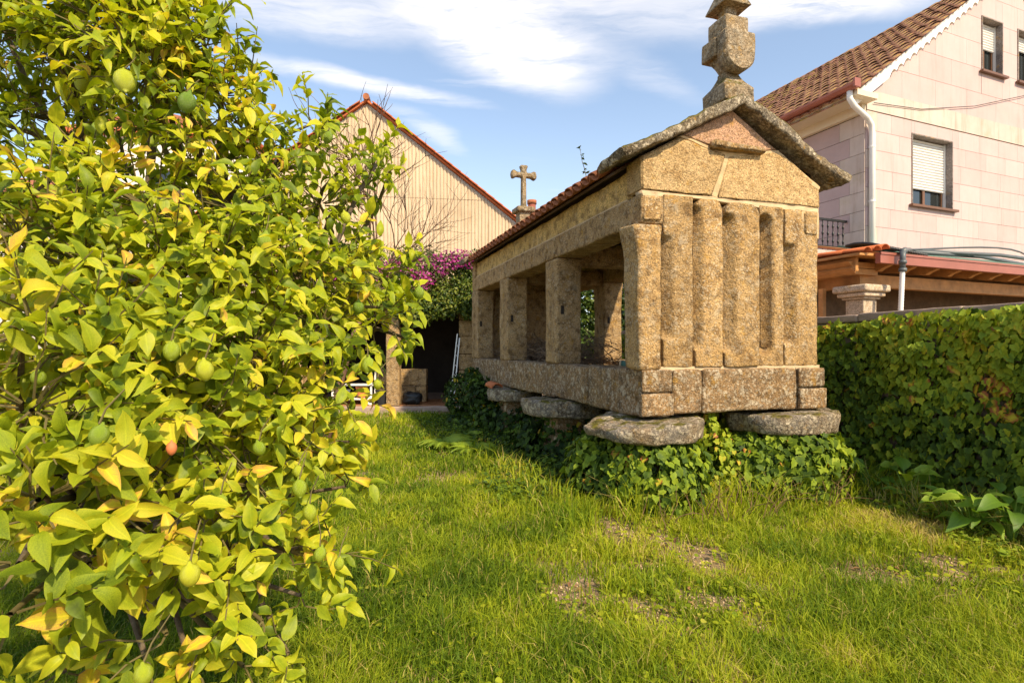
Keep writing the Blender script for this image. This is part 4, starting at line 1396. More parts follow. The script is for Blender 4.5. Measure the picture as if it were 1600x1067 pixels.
# roof sheet rising to the house wall
def proof(y): return gz0 + (y - PY0) * .27
a0 = (PX0 + .25, PY0 + .05, gz0 + .02)
MB().prism([(PX0 + .22, PY0 + .02, gz0 + .0), (PX0 + .22, -.06, proof(-.06)), (PX0 + .22, -.06, proof(-.06) + .04), (PX0 + .22, PY0 + .02, gz0 + .04)], (PXR - PX0, 0, 0)).build('roof_deck', M['wood'], po)
MB().prism([(PX0 + .9, PY0 + .12, gz0 + .065), (PX0 + .9, -.08, proof(-.08) + .05), (PX0 + .9, -.08, proof(-.08) + .08), (PX0 + .9, PY0 + .12, gz0 + .095)], (PXR - PX0 - .8, 0, 0)).build('green_roof_cover', M['green_roof'], po)
MB().box(PX0 + .15, PXR, PY0 - .05, PY0 + .03, gz0 - .13, gz0 + .03).build('gutter', M['copper_gutter'], po)
MB().box(PX0 + .145, PXR, PY0 - .065, PY0 - .045, gz0 + .0, gz0 + .035).build('gutter_lip', M['copper_gutter'], po)
MB().prism([(PX0 + .35, PY0 + .42, 2.50), (PX0 + .35, PY0 + .55, 2.50), (PX0 + .35, PY0 + .55, 2.70), (PX0 + .35, PY0 + .42, 2.70)], (PXR, 0, 0)).build('front_beam', M['wood'], po)
MB().box(PX0 + .38, PX0 + .52, PY0 + .56, 1.9, 2.50, 2.69).build('side_beam', M['wood'], po)
for k in range(16):
    x = PX0 + .55 + k * .58
    # shaped rafter tail
    prof = [(PY0 + .06, gz0 - .06), (PY0 + .10, gz0 - .13), (PY0 + .20, gz0 - .16), (PY0 + .26, gz0 - .20), (PY0 + .6, gz0 - .16), (-.1, gz0 + .1), (-.1, gz0 + .25), (PY0 + .06, gz0 - .01)]
    MB().prism([(x, y, z) for y, z in prof], (.10, 0, 0)).build('rafter', M['wood'], po)
# left verge: boards and a row of terracotta tiles going back
MB().prism([(PX0 + .02, PY0 + .25, 2.72), (PX0 + .02, 2.2, 2.72), (PX0 + .02, 2.2, 2.92), (PX0 + .02, PY0 + .25, 2.92)], (.06, 0, 0)).build('verge_board', M['wood'], po)
MB().prism([(PX0 - .10, PY0 + .10, 2.93), (PX0 - .10, 2.2, 2.93), (PX0 - .10, 2.2, 2.97), (PX0 - .10, PY0 + .10, 2.97)], (.9, 0, .0)).build('verge_board', M['wood'], po)
for z_, x_ in ((2.74, .10), (2.84, .04)):
    MB().prism([(PX0 + x_, PY0 + .30, z_ - .07), (PX0 + x_ + .5, PY0 + .30, z_ - .07), (PX0 + x_ + .5, PY0 + .30, z_ + .02), (PX0 + x_ - .12, PY0 + .30, z_ + .02)], (0, 3.2, 0)).build('corbel_board', M['wood'], po)
pt = tri_mesh('roof_tile', TILE[0], TILE[1], M['tile_new'])
for k in range(9):
    for j in range(3):
        o = link(bpy.data.objects.new('roof_tile', pt), po)
        yy = PY0 + .02 + k * .36
        o.matrix_local = Matrix.Translation(Vector((PX0 - .02 + j * .2 + R.uniform(-.01, .01), yy, 2.975 + j * .035 + k * .012))) @ Matrix.Rotation(math.radians(3), 4, 'X')
# column with moulded capital
cxp, cyp = -1.40, -.92
stone('column_shaft', M['capital'], po, cxp - .15, cxp + .15, cyp - .15, cyp + .15, 0, 2.27, res=.2, amp=.002, r=.01)
for k, (hw_, z0, z1) in enumerate(((.19, 2.272, 2.31), (.24, 2.312, 2.38), (.29, 2.382, 2.495))):
    stone('capital_moulding', M['capital'], po, cxp - hw_, cxp + hw_, cyp - hw_, cyp + hw_, z0, z1, res=.2, amp=.002, r=.03)
# back wall, window frame and floor under the porch
MB().box(PX0 + .2, PXR, -.062, -.045, 0, 3.1).build('shaded_back_wall', M['old_wood'], po)
MB().box(PX0 + .12, PX0 + .20, PY0 + .9, PY0 + .98, 0, 2.5).build('door_post', M['wood'], po)
# black solar matting and pipes on the porch roof
mt = thing('black_heating_mat', 'black ribbed hose mat draped over the porch roof beside the terracotta tiles', 'hose mat', H0, HA)
for k in range(15):
    x = PX0 + .52 + k * .06
    pts = [Vector((x + .02 * j * j * .1, PY0 + .02 + j * .16, gz0 + .12 + .19 * math.sin(min(1, j / 5) * math.pi * .6) - .004 * k)) for j in range(6)]
    MB().tube(pts, .024, 6).build('hose', M['black_plastic'], mt, True)
gp_ = thing('grey_drain_pipe', 'ribbed white pipe with grey elbow running down beside the porch gutter', 'pipe', H0, HA)
e = Vector((PX0 + .52, PY0 - .14, 2.98))
MB().tube([e + Vector((0, 0, 0)), e + Vector((-.005, 0, -.10)), e + Vector((-.01, 0, -.28))], .04, 10).build('grey_elbow', M['grey_plastic'], gp_, True)
MB().tube([e, e + Vector((.5, .28, .10)), e + Vector((.95, .5, .17))], .038, 10).build('grey_branch', M['grey_plastic'], gp_, True)
for q_ in (-.14, -.26): MB().tube([e + Vector((-.006, 0, q_)), e + Vector((-.007, 0, q_ - .05))], .056, 12).build('coupling', M['grey_plastic'], gp_, True)
pp = [e + Vector((-.012 - .0015 * k, 0, -.31 - .022 * k)) for k in range(70)]
MB().tube(pp, [.033 if k % 2 else .037 for k in range(70)], 10).build('ribbed_pipe', M['white_paint'], gp_, True)
MB().tube([e + Vector((.02, .01, .0)), e + Vector((.5, .29, .10))], .05, 10).build('elbow_bend', M['grey_plastic'], gp_, True)
for nm, a, b, lab in (('roof_pipe', (1.0, .45, .13), (5.5, .9, .20), 'grey pipe lying along the porch roof nearest the gutter'),
                      ('roof_pipe', (1.3, .62, .20), (5.5, .3, .14), 'thinner grey pipe crossing over the other on the porch roof')):
    o = MB().tube([hp(*(e + Vector(a))), hp(*(e + (Vector(a) + Vector(b)) / 2 + Vector((0, 0, .06)))), hp(*(e + Vector(b)))], .035, 8).build(nm, M['grey_plastic'], None, True)
    tag(o, lab, 'pipe')
hs_ = [hp(*(e + Vector((.9 + 4.6 * k / 12, .5 + .12 * math.sin(k * .7), .17 + .17 * math.sin(math.pi * k / 12))))) for k in range(13)]
o = MB().tube(hs_, .016, 6).build('garden_hose', M['grey_plastic'], None, True)
tag(o, 'thin dark hose arching above the pipes on the porch roof', 'hose')

# ------------------------------------------------------------------ the barn with corrugated gable
BA = math.radians(7.6); B0 = Vector((-4.86, 18, 0))
ba = thing('barn', 'tall barn with cream corrugated gable and orange verge tiles', 'barn', B0, BA)
BH, BE, BWD, BR = 9.72, 5.84, 5.10, .762
MB().prism([(-BWD, .08, 0), (BWD, .08, 0), (BWD, .08, BE), (0, .08, BH), (-BWD, .08, BE)], (0, 12, 0)).build('wall_core', M['white_wall'], ba)
pitch = .118
def corr_sheet(x0, x1, z0, z1, dy):
    n = max(2, int((x1 - x0) / pitch * 8))
    top, bot = [], []
    for k in range(n + 1):
        x = x0 + (x1 - x0) * k / n
        ph = (x / pitch) % 1.0
        y = dy + .034 * math.exp(-((ph - .5) / .16) ** 2)
        zt = min(z1, BH - BR * abs(x) - .10)
        if zt <= z0: zt = z0 + .001
        bot.append((x, y, z0)); top.append((x, y, zt))
    V = bot + top
    m_ = n + 1
    V += [(a, b + .01, c) for a, b, c in V]
    Fc = []
    for k in range(n):
        Fc += [(k, k + 1, m_ + k + 1, m_ + k), (2 * m_ + k, 3 * m_ + k, 3 * m_ + k + 1, 2 * m_ + k + 1), (k, 2 * m_ + k, 2 * m_ + k + 1, k + 1)]
    MB().add(V, Fc).build('corrugated_sheet', M['corrugated'], ba)
rowz = [.5, 2.55, 4.60, 6.67, 8.74, 9.75]
for i in range(5):
    w_ = pitch * 9
    x = -pitch * 45
    while x < BWD:
        x2 = min(x + w_, BWD)
        zlim = BH - BR * min(abs(x), abs(x2)) if x * x2 > 0 else BH
        if x2 > -BWD and zlim - .1 > rowz[i]:
            xa = max(x, -BWD)
            corr_sheet(xa, x2 + .01, rowz[i] - .08, rowz[i + 1], .0 - .012 * (i % 2) - .004 * (int(x / w_) % 2) + R.uniform(-.002, .002))
        x = x2
for sd in (-1, 1):
    u0 = Vector((sd * (BWD + .25), -.12, BE - .25 * BR)); u1 = Vector((0, -.12, BH + .0))
    MB().prism([u0, u1, u1 + Vector((0, 0, .07)), u0 + Vector((0, 0, .07))], (0, 12.2, 0)).build('roof_deck', M['tile_new'], ba)
    L_ = (u1 - u0).length; d = (u1 - u0).normalized()
    for k in range(int(L_ / .36)):
        p = u0 + d * (k * .36)
        nv = Vector((-d.z * (1 if sd < 0 else 1), 0, d.x)); nv = nv if nv.z > 0 else -nv
        for off_ in (0.0, .24):
            ac = d.cross(nv)
            o = link(bpy.data.objects.new('verge_tile', pt), ba)
            o.matrix_local = Matrix.Translation(p + nv * (.07 + (.006 if off_ else 0)) + Vector((0, off_ + .0, 0))) @ Matrix((ac, d, nv)).transposed().to_4x4()
MB().tube([(0, -.2, BH + .12), (0, 12, BH + .12)], .11, 8).build('ridge_cap', M['tile'], ba)
# flue beside the barn
fl = thing('flue_pipe', 'red-brown chimney flue rising behind the cross on the granary', 'flue')
fx = (831 - CX) / F * 17.2
MB().tube([(fx, 17.2, 0), (fx, 17.2, 6.1)], .13, 12).build('flue', M['copper_gutter'], fl, True)
MB().tube([(fx, 17.2, 6.1), (fx, 17.2, 6.22)], .155, 12).build('flue_collar', M['tile'], fl, True)
MB().box(fx - .5, fx + .3, 16.9, 17.6, 0, 5.3).build('chimney_breast', M['white_wall'], fl)

# ------------------------------------------------------------------ white house far left
wh = thing('white_house', 'white rendered house with orange tiled eave glimpsed through the lemon tree', 'house', (-15.5, 24, 0), math.radians(6))
MB().box(-4, 3.6, 0, 8, 0, 10.9).build('wall', M['white_wall'], wh)
MB().box(-4.3, 3.9, -.3, 8.3, 10.9, 11.05).build('eave', M['tile_new'], wh)
MB().prism([(-4.3, -.3, 11.05), (3.9, -.3, 11.05), (-.2, -.3, 12.0)], (0, 8.6, 0)).build('roof', M['tile'], wh)
for x in (-2.6, .0, 2.2):
    for z in (2, 5, 8):
        f = MB().box(x - .5, x + .5, -.05, .02, z - .05, z + 1.45).build('window', M['brown_frame'], wh)
        MB().box(x - .42, x + .42, -.07, -.051, z + .03, z + 1.37).build('pane', M['glass'], f)
rh = thing('tile_roofed_house', 'low pale house with red tiled roof at the far left behind the lemon tree', 'house', (-16.5, 17, 0), math.radians(3))
MB().box(-5, 1.2, 0, 6, 0, 6.3).build('wall', M['white_wall'], rh)
MB().prism([(-5.4, -.4, 6.25), (-5.4, 3, 7.8), (-5.4, 6.4, 6.25)], (6.9, 0, 0)).build('roof', M['tile'], rh)
for x in (-3.4, -.8):
    f = MB().box(x - .45, x + .45, -.05, .02, 3.5, 4.8).build('window', M['brown_frame'], rh)
    MB().box(x - .37, x + .37, -.07, -.051, 3.58, 4.72).build('pane', M['glass'], f)
# ------------------------------------------------------------------ shelter behind the granary
sh = thing('open_shelter', 'dark open shelter with stone walls under the bougainvillea at the lawn end', 'shelter')
stone('platform', M['concrete'], sh, -6.4, -.55, 12.75, 17, -.1, .12, res=.3, amp=.012)
tf = [tri_mesh('x', [(0, 0, 0)], np.zeros((0, 3), int), M['clay'])]
for i in range(18):
    for j in range(5):
        x = -6.3 + i * .315; y = 12.85 + j * .315
        MB().box(x, x + .305, y, y + .305, .121, .14 + R.uniform(-.002, .002)).build('floor_tile', M['terracotta_floor'], sh)
stone('step', M['concrete'], sh, -4.4, -1.7, 12.15, 12.70, -.06, .05, res=.15, amp=.015)
# right jamb, low wall, back and side walls
def masonry(x0, x1, y0, y1, z0, z1, hh, mat, nm='wall_stone'):
    z = z0; k = 0
    while z < z1 - .05:
        zt = min(z1, z + hh * R.uniform(.9, 1.1)); x = x0
        first = R.uniform(.3, .6)
        while x < x1 - .02:
            xt = min(x1, x + first); first = R.uniform(.4, .7)
            if x1 - xt < .15: xt = x1
            stone(nm, mat, sh, x + .005, xt - .005, y0, y1, z + .005, zt - .005, res=.12, amp=.010, r=.02)
            x = xt
        z = zt; k += 1
masonry(-1.30, -.62, 13.1, 13.45, .14, 2.75, .42, M['stone_side'])
masonry(-3.45, -2.15, 13.5, 13.8, .14, .98, .42, M['stone_side'])
masonry(-5.9, -5.1, 13.1, 13.45, .14, 2.6, .42, M['stone_side'])
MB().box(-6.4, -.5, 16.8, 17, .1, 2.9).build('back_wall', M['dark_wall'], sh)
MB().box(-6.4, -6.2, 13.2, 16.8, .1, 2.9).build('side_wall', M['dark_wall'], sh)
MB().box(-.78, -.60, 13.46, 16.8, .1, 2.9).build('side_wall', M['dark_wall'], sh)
MB().box(-6.5, -.45, 12.85, 17, 2.76, 2.9).build('roof_slab', M['concrete'], sh)
MB().box(-6.5, -.5, 12.9, 13.08, 2.55, 2.755).build('front_beam', M['old_wood'], sh)
stone('stone_post', M['stone_side'], sh, -3.0, -2.68, 12.78, 13.05, .12, 2.55, res=.12, amp=.010, r=.03)

# ladder leaning at the right jamb
la = thing('ladder', 'aluminium ladder leaning against the stone jamb of the dark shelter', 'ladder')
a0, a1 = Vector((-1.50, 12.95, .14)), Vector((-1.33, 13.08, 1.85))
b0, b1 = Vector((-1.40, 12.82, .14)), Vector((-1.27, 13.02, 1.75))
for p, q_ in ((a0, a1), (b0, b1)):
    MB().tube([p, q_], .018, 4).build('rail', M['alu'], la)
for k in range(1, 7):
    MB().tube([a0.lerp(a1, k / 7), b0.lerp(b1, k / 7)], .014, 5).build('rung', M['alu'], la)
# white cart with plant pots
ct = thing('garden_cart', 'white slatted garden cart with small wheels beside the black bucket', 'cart')
cy0, cy1 = 12.95, 13.35
for x in (-4.35, -3.42):
    for y in (cy0, cy1): MB().box(x, x + .045, y, y + .045, .20, .98).build('leg', M['white_paint'], ct)
for z in (.96, .60, .26):
    for k in range(4): MB().box(-4.40, -3.33, cy0 - .03 + k * .12, cy0 + .06 + k * .12, z, z + .03).build('slat', M['white_paint'], ct)
for x in (-4.3, -3.42):
    w_ = MB().tube([(x - .02 + .05, cy0 - .08, .24), (x + .08 - .05, cy0 - .04, .24)], .10, 14).build('wheel', M['white_paint'], ct, False)
    w_.rotation_euler = (0, 0, 0)
    MB().tube([(x + .03, cy0 - .085, .24), (x + .03, cy0 - .03, .24)], .045, 10).build('hub', M['black_plastic'], ct)
def pot(x, y, z, r_, h_, mat, name, lab, cat, parent_lip=True):
    t = thing(name, lab, cat, (x, y, z))
    MB().tube([(0, 0, 0), (0, 0, h_ * .85), (0, 0, h_ * .85 + .001), (0, 0, h_)], [r_ * .75, r_ * .95, r_ * 1.05, r_ * 1.08], 18).build('pot_body', mat, t, False)
    MB().tube([(0, 0, h_ - .002), (0, 0, h_ + .004)], r_ * .92, 18).build('soil_surface', M['soil'], t)
    return t
pot(-3.68, 13.12, .295, .13, .27, M['clay'], 'clay_pot', 'orange clay pot on the lowest shelf of the white cart', 'plant pot')
pot(-4.05, 13.15, .295, .10, .2, M['board_blue'], 'pale_pot', 'pale pot at the back of the lowest cart shelf', 'plant pot')
bk = pot(-3.12, 12.98, .142, .17, .36, M['black_plastic'], 'black_bucket', 'black bucket standing on the shelter floor beside the granite post', 'bucket')
MB().tube([(-.17, 0, .33), (-.12, -.05, .42), (0, -.08, .45), (.12, -.05, .42), (.17, 0, .33)], .006, 5).build('handle', M['black_iron'], bk)
bg_ = MB()
V, Fc = block(-.22, .22, -.18, .18, 0, .26, r=.1, res=.05, amp=.05, freq=9)
bo = bg_.add([(v[0] - 2.42, v[1] + 13.08, max(.142, v[2] + .16)) for v in V], Fc).build('black_bag', M['black_plastic'], None, True)
tag(bo, 'crumpled black plastic bag on the floor right of the granite post', 'bag')

# ------------------------------------------------------------------ bougainvillea and shrubs behind
def mass(obj, ells, n, size, tb, tv, mat, nparts=0, zmin=0, name='foliage', bases=None, frac=1.0):
    idx = RN.choice(len(ells), n)
    E = np.array(ells)[idx]
    d = nrmz(RN.normal(size=(n, 3)))
    rr = 1 - RN.random(n) ** 1.3 * .55
    Pn = E[:, :3] + d * E[:, 3:6] * rr[:, None] * (1 + .5 * (vnoise(d[:, 0] + 5 + idx, d[:, 2] + d[:, 1] + 5, 2.7, 6) - .5))[:, None]
    ok = Pn[:, 2] > zmin
    Pn, d = Pn[ok], d[ok]; n = len(Pn)
    nl = d + np.array([0, -.2, .5]) + RN.normal(0, .6, (n, 3))
    ax = RN.normal(0, 1, (n, 3)) + d * .6 + np.array([0, 0, -.3])
    foliage(obj, bases or SMALL, ax, nl, Pn, RN.uniform(size[0], size[1], n), np.clip(tb + tv * (RN.random(n) - .5) + .4 * (vnoise(Pn[:, 0], Pn[:, 2], 2, 1) - .5), 0, 1), M[mat], nparts, stuff_name=name)


bv = thing('bougainvillea', 'bougainvillea with magenta flowers spilling over the dark shelter roof', 'shrub')
def we(px, py, d, rx, ry, rz): p = W(px, py, d); return (p.x, p.y, p.z, rx, ry, rz)
be = [we(500, 440, 13.2, .9, .6, .7), we(560, 425, 13.3, .8, .6, .65), we(620, 430, 13.2, .7, .6, .7), we(660, 425, 13.1, .6, .6, .62), we(700, 425, 13.2, .55, .5, .5), we(740, 420, 13.3, .5, .5, .45),
      we(640, 470, 12.9, .6, .3, .4), we(690, 465, 12.9, .5, .3, .42), we(725, 455, 12.9, .4, .3, .4), we(690, 478, 12.75, .5, .25, .32), we(650, 488, 12.75, .5, .25, .32), we(735, 480, 12.75, .3, .2, .3), we(780, 440, 13.3, .7, .5, .6), we(575, 465, 12.9, .8, .3, .4), we(470, 470, 12.9, .9, .3, .4)]
mass(bv, be, 22000, (.05, .095), .42, .6, 'shrub_leaf', 0)
bl = [we(640, 408, 12.75, .42, .3, .30), we(690, 412, 12.75, .40, .3, .28), we(725, 405, 12.8, .35, .3, .25), we(605, 425, 12.8, .35, .3, .35), we(660, 435, 12.65, .3, .2, .25), we(520, 430, 12.8, .4, .3, .3), we(585, 460, 12.7, .3, .2, .2)]
mass(bv, bl, 1500, (.04, .07), .5, .9, 'magenta', 120, name='blossom_mass', bases=[SQ])
sp = MB()
for i in range(26):
    p = W(R.uniform(560, 790), R.uniform(395, 440), 13.1)
    pts = [p]
    d = Vector((R.uniform(-.5, .7), R.uniform(-.2, .2), 1)).normalized()
    for j in range(4):
        pts.append(pts[-1] + d * .14); d = (d + Vector((R.uniform(-.3, .4), 0, R.uniform(-.4, .1)))).normalized()
    sp.tube(pts, [.01, .009, .007, .005, .003], 4, False)
sp.build("shoot_growth", M["ivy_stem"], bv)['kind'] = 'stuff'
# leafy hedge seen through the granary openings
hd = thing('hedge_shrub', 'dark leafy shrub seen through the openings between the granary posts', 'shrub')
he = [we(850, 480, 14, 1.1, .8, 1.2), we(930, 490, 14.2, 1.2, .8, 1.2), we(890, 540, 13.8, 1.3, .8, 1.0), we(1000, 500, 14.0, 1.3, .8, 1.1), we(800, 540, 14, 1.0, .7, 1.0)]
mass(hd, he, 16000, (.09, .15), .30, .7, 'shrub_leaf', 0)
MB().tube([(1.4, 14.2, 0), (1.5, 14.1, .8), (1.3, 14, 1.6)], [.09, .07, .04], 8).build('trunk', M['bark'], hd, True)
for px_, py_ in ((850, 480), (930, 490), (1000, 500), (800, 540)):
    MB().tube([(1.5, 14.1, .8), W(px_, py_, 14) * .5 + Vector((.75, 7.05, .5)), W(px_, py_, 14)], [.06, .04, .02], 6, False).build('branch', M['bark'], hd, True)

# ------------------------------------------------------------------ bare twiggy tree in front of the barn
bt = thing('bare_tree', 'leafless twiggy young tree in front of the cream barn gable', 'tree', (-2.65, 7.6, 0))
tw = MB()
def grow(p, d, L_, r_, depth, mb, rr):
    pts = [p]; n_ = 4
    for i in range(n_):
        d = (d + Vector((rr.gauss(0, .10), rr.gauss(0, .10), rr.gauss(.02, .06)))).normalized()
        pts.append(pts[-1] + d * (L_ / n_))
    rads = [r_ * (1 - .55 * i / n_) for i in range(n_ + 1)]
    tgt = mb
    tgt.tube(pts, rads, 5 if depth < 2 else 3, False)
    if depth >= 5: return
    k = 3 if depth < 4 else 2
    for j in range(k):
        u = rr.uniform(.45, 1.0) if j else 1.0
        i = min(n_ - 1, int(u * n_)); b = pts[i].lerp(pts[i + 1], u * n_ - i)
        nd = (d + Vector((rr.gauss(0, .48), rr.gauss(0, .35), rr.gauss(.05, .32)))).normalized()
        grow(b, nd, L_ * rr.uniform(.55, .85), r_ * .66, depth + 1, mb, rr)
rb = random.Random(5)
MB().tube([(0, 0, 0), (.15, 0, .7), (.35, 0, 1.5), (.6, 0, 2.2)], [.06, .05, .045, .035], 8).build('trunk', M['bare_twig'], bt, True)
for d, L_, r_ in (((.35, 0, 1), 1.15, .026), ((.12, .1, 1), 1.2, .024), ((.9, -.1, .9), .75, .018), ((.6, .2, .8), .8, .018), ((.85, 0, .35), .65, .014)):
    mb = MB(); grow(Vector((.6, 0, 2.2)), Vector(d).normalized(), L_, r_, 1, mb, rb)
    mb.build('branch', M['bare_twig'], bt)

# ------------------------------------------------------------------ the lemon tree
lt = thing('lemon_tree', 'big yellow-green lemon tree hung with green lemons filling the left side', 'tree')
LOBES = [  # px, py, depth, radius, share
    (60, 50, 2.2, .42, 1), (170, 40, 2.1, .36, 1), (255, 30, 2.1, .30, 1), (300, 75, 2.1, .27, 1.1), (345, 150, 2.15, .24, 1.1), (235, 110, 2.0, .30, 1.1),
    (380, 205, 2.2, .20, 1), (310, 210, 2.05, .28, .8), (120, 130, 2.3, .33, .5), (40, 180, 2.3, .34, .5), (430, 265, 2.3, .24, .9), (500, 225, 2.45, .17, .7),
    (545, 250, 2.5, .17, .6), (485, 195, 2.5, .11, .5), (590, 230, 2.55, .12, .35), (500, 320, 2.4, .25, .8), (560, 300, 2.5, .18, .5), (610, 265, 2.6, .09, .4),
    (370, 330, 2.05, .30, 1), (240, 330, 1.95, .30, .9), (120, 320, 1.9, .28, .7), (30, 370, 1.6, .26, 1), (130, 430, 1.7, .30, 1), (240, 450, 1.8, .32, 1.1),
    (350, 440, 1.9, .30, 1.1), (455, 420, 2.1, .28, 1.1), (545, 400, 2.3, .23, .9), (600, 440, 2.4, .18, .8), (590, 500, 2.3, .20, 1), (640, 530, 2.4, .10, .8),
    (500, 510, 2.1, .28, 1.1), (390, 550, 1.85, .30, 1.1), (270, 570, 1.65, .30, 1.1), (140, 540, 1.5, .26, 1.1), (35, 520, 1.3, .20, 1.1), (50, 640, 1.3, .20, 1),
    (170, 650, 1.45, .22, 1), (300, 670, 1.6, .26, 1.1), (420, 640, 1.85, .26, 1.1), (510, 615, 2.0, .18, 1.1), (470, 700, 1.9, .22, 1), (545, 690, 2.05, .08, .8),
    (540, 760, 2.0, .10, .8), (400, 760, 1.75, .24, 1), (290, 790, 1.5, .20, 1), (180, 790, 1.3, .17, 1.1), (60, 780, 1.2, .18, 1.1), (30, 880, 1.1, .13, 1.2),
    (140, 880, 1.25, .13, .9), (240, 890, 1.35, .15, 1), (350, 880, 1.55, .18, 1), (450, 860, 1.75, .17, 1), (525, 860, 1.85, .11, 1), (470, 930, 1.75, .08, .7),
    (340, 970, 1.5, .12, .9), (260, 990, 1.4, .09, .8), (410, 970, 1.6, .08, .6), (450, 1020, 1.65, .06, .6), (300, 1050, 1.45, .08, .8), (380, 1040, 1.5, .06, .6),
    (100, 1050, 1.35, .07, .5), (235, 1050, 1.35, .06, .7), (15, 960, 1.05, .07, 1),
    # deeper, darker layers
    (80, 100, 2.9, .50, .5), (230, 200, 2.8, .45, .4), (330, 380, 2.7, .45, .8), (100, 420, 2.6, .50, .9), (220, 560, 2.5, .50, .9), (60, 620, 2.2, .40, .9),
    (400, 520, 2.7, .40, .8), (340, 680, 2.4, .38, .8), (170, 740, 2.1, .35, .7), (460, 620, 2.6, .30, .8), (520, 440, 2.8, .32, .7), (60, 250, 3.0, .5, .3),
    # outside the frame, same crown
    (-120, 100, 2.3, .5, .8), (-150, 350, 2.0, .5, .8), (-140, 620, 1.7, .42, .8), (-130, 850, 1.5, .3, .7), (120, -90, 2.3, .5, .8), (320, -70, 2.3, .35, .7), (-60, -120, 2.5, .5, .7)]
hub = Vector((-1.75, 2.75, 1.25))
mb = MB(); mb.tube([(-1.95, 2.95, -.05), (-1.92, 2.93, .3), (-1.82, 2.85, .8), tuple(hub)], [.10, .085, .075, .06], 10)
mb.build('trunk', M['bark'], lt, True)
twigs = MB()
LT, LAx, LN, LS, LTi = [], [], [], [], []
tree_c = Vector((-1.9, 2.7, 1.5))
rr = random.Random(21)
def rv(): 
    return Vector((rr.gauss(0, 1), rr.gauss(0, 1), rr.gauss(0, 1))).normalized()
mains = [hub + v for v in (Vector((.15, -.35, .2)), Vector((-.1, -.6, .15)), Vector((.6, .1, .25)), Vector((.35, -.2, .9)), Vector((-.3, -.1, 1.1)), Vector((.7, .1, .7)), Vector((-.4, -.5, .5)), Vector((.3, -.5, -.35)), Vector((.2, -.8, -.3)))]
for m_ in mains:
    c = (hub + m_) / 2 + rv() * .07
    MB().tube([hub, c, m_], [.045, .035, .028], 8, False).build('branch', M['bark'], lt, True)
for (px, py, d, r_, sh_) in LOBES:
    c = W(px, py, d)
    if c.z < .25: c.z = .25
    m_ = min(mains, key=lambda q: (q - c).length + .3 * (q - hub).length)
    k1 = m_.lerp(c, .35) + rv() * .10; k2 = m_.lerp(c, .7) + rv() * .07
    MB().tube([m_, k1, k2, c], [.017, .013, .010, .006], 6, False).build('branch', M['bark'] if rr.random() < .6 else M['twig'], lt, True)
    size_k = 1.0
    n_tw = max(3, int(r_ ** 2 * 430 * sh_))
    for k in range(n_tw):
        o_ = rv() * r_ * rr.random() ** .5
        o_.z *= .9
        base = c + o_ * .55
        d_ = (o_.normalized() * .9 + rv() * .6 + Vector((0, -.15, .25))).normalized()
        L_ = rr.uniform(.12, .26) * min(1, .55 + r_ * 1.6)
        tip = base + d_ * L_; midp = base + d_ * L_ * .5 + rv() * .015
        twigs.tube([c.lerp(base, .3), base, midp, tip], [.0035, .003, .0025, .0015], 3, False)
        nl = rr.randint(5, 9)
        tw_t = rr.uniform(-.16, .16)
        yellow = rr.random() < .24
        for j in range(nl):
            u = .15 + .85 * (j + rr.random() * .5) / nl
            p = base.lerp(tip, min(1, u))
            a = j * 2.4 + rr.uniform(-.4, .4)
            o1 = d_.orthogonal().normalized(); o2 = d_.cross(o1)
            outd = o1 * math.cos(a) + o2 * math.sin(a)
            ax = (outd * .9 + d_ * rr.uniform(.3, 1.0) + Vector((0, 0, rr.uniform(-.75, .2)))).normalized()
            outw = (p - tree_c).normalized()
            nn = Vector((0, -.25, .75)) + outw * .55 + rv() * .55
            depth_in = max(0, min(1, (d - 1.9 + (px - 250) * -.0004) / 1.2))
            t_ = .40 + tw_t + rr.uniform(-.20, .20) + .10 * (1 - depth_in) - .10 * depth_in  # front leaves lighter, deep ones darker: crown shade put into the tint
            if yellow: t_ += .24
            if rr.random() < .02: t_ = .95
            LT.append(p); LAx.append(ax); LN.append(nn); LTi.append(t_)
            LS.append(rr.uniform(.044, .084) * (1.1 if d < 1.5 else 1.0))
tb = twigs.build('fine_twigs', M['twig'], lt); tb.name = 'twig_growth'; tb['kind'] = 'stuff'
LT = np.array([tuple(v) for v in LT]); LAx = np.array([tuple(v) for v in LAx]); LN = np.array([tuple(v) for v in LN]); LS = np.array(LS); LTi = np.array(LTi)
keep = (LT[:, 2] > .12) & (np.linalg.norm(LT - np.array([0, 0, 1.5]), axis=1) > .75)
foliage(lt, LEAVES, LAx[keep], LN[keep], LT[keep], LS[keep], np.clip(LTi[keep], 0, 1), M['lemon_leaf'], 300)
print('lemon leaves', keep.sum())
# visible lichen limbs
for pts in ([(0, 340, 2.4), (80, 350, 2.35), (150, 400, 2.2), (215, 470, 2.1)], [(180, 445, 2.2), (260, 435, 2.15), (330, 445, 2.1), (440, 430, 2.1)],
            [(283, 300, 1.85), (300, 360, 1.85), (325, 410, 1.87), (352, 480, 1.9)], [(60, 300, 2.4), (120, 215, 2.35), (170, 160, 2.3), (215, 60, 2.25)],
            [(395, 500, 2.0), (420, 470, 2.1), (520, 395, 2.3), (560, 300, 2.4), (600, 240, 2.5)], [(380, 480, 2.0), (470, 477, 2.2), (590, 480, 2.3)],
            [(300, 790, 1.7), (330, 830, 1.7), (380, 870, 1.75), (500, 850, 1.9)], [(0, 700, 1.5), (40, 740, 1.6), (90, 800, 1.8)], [(240, 210, 2.1), (230, 320, 2.1), (270, 430, 2.1)]):
    P_ = [W(*p) for p in pts]; n_ = len(P_)
    MB().tube(P_, [.017 - .011 * i / (n_ - 1) for i in range(n_)], 7, False).build('branch', M['bark'], lt, True)


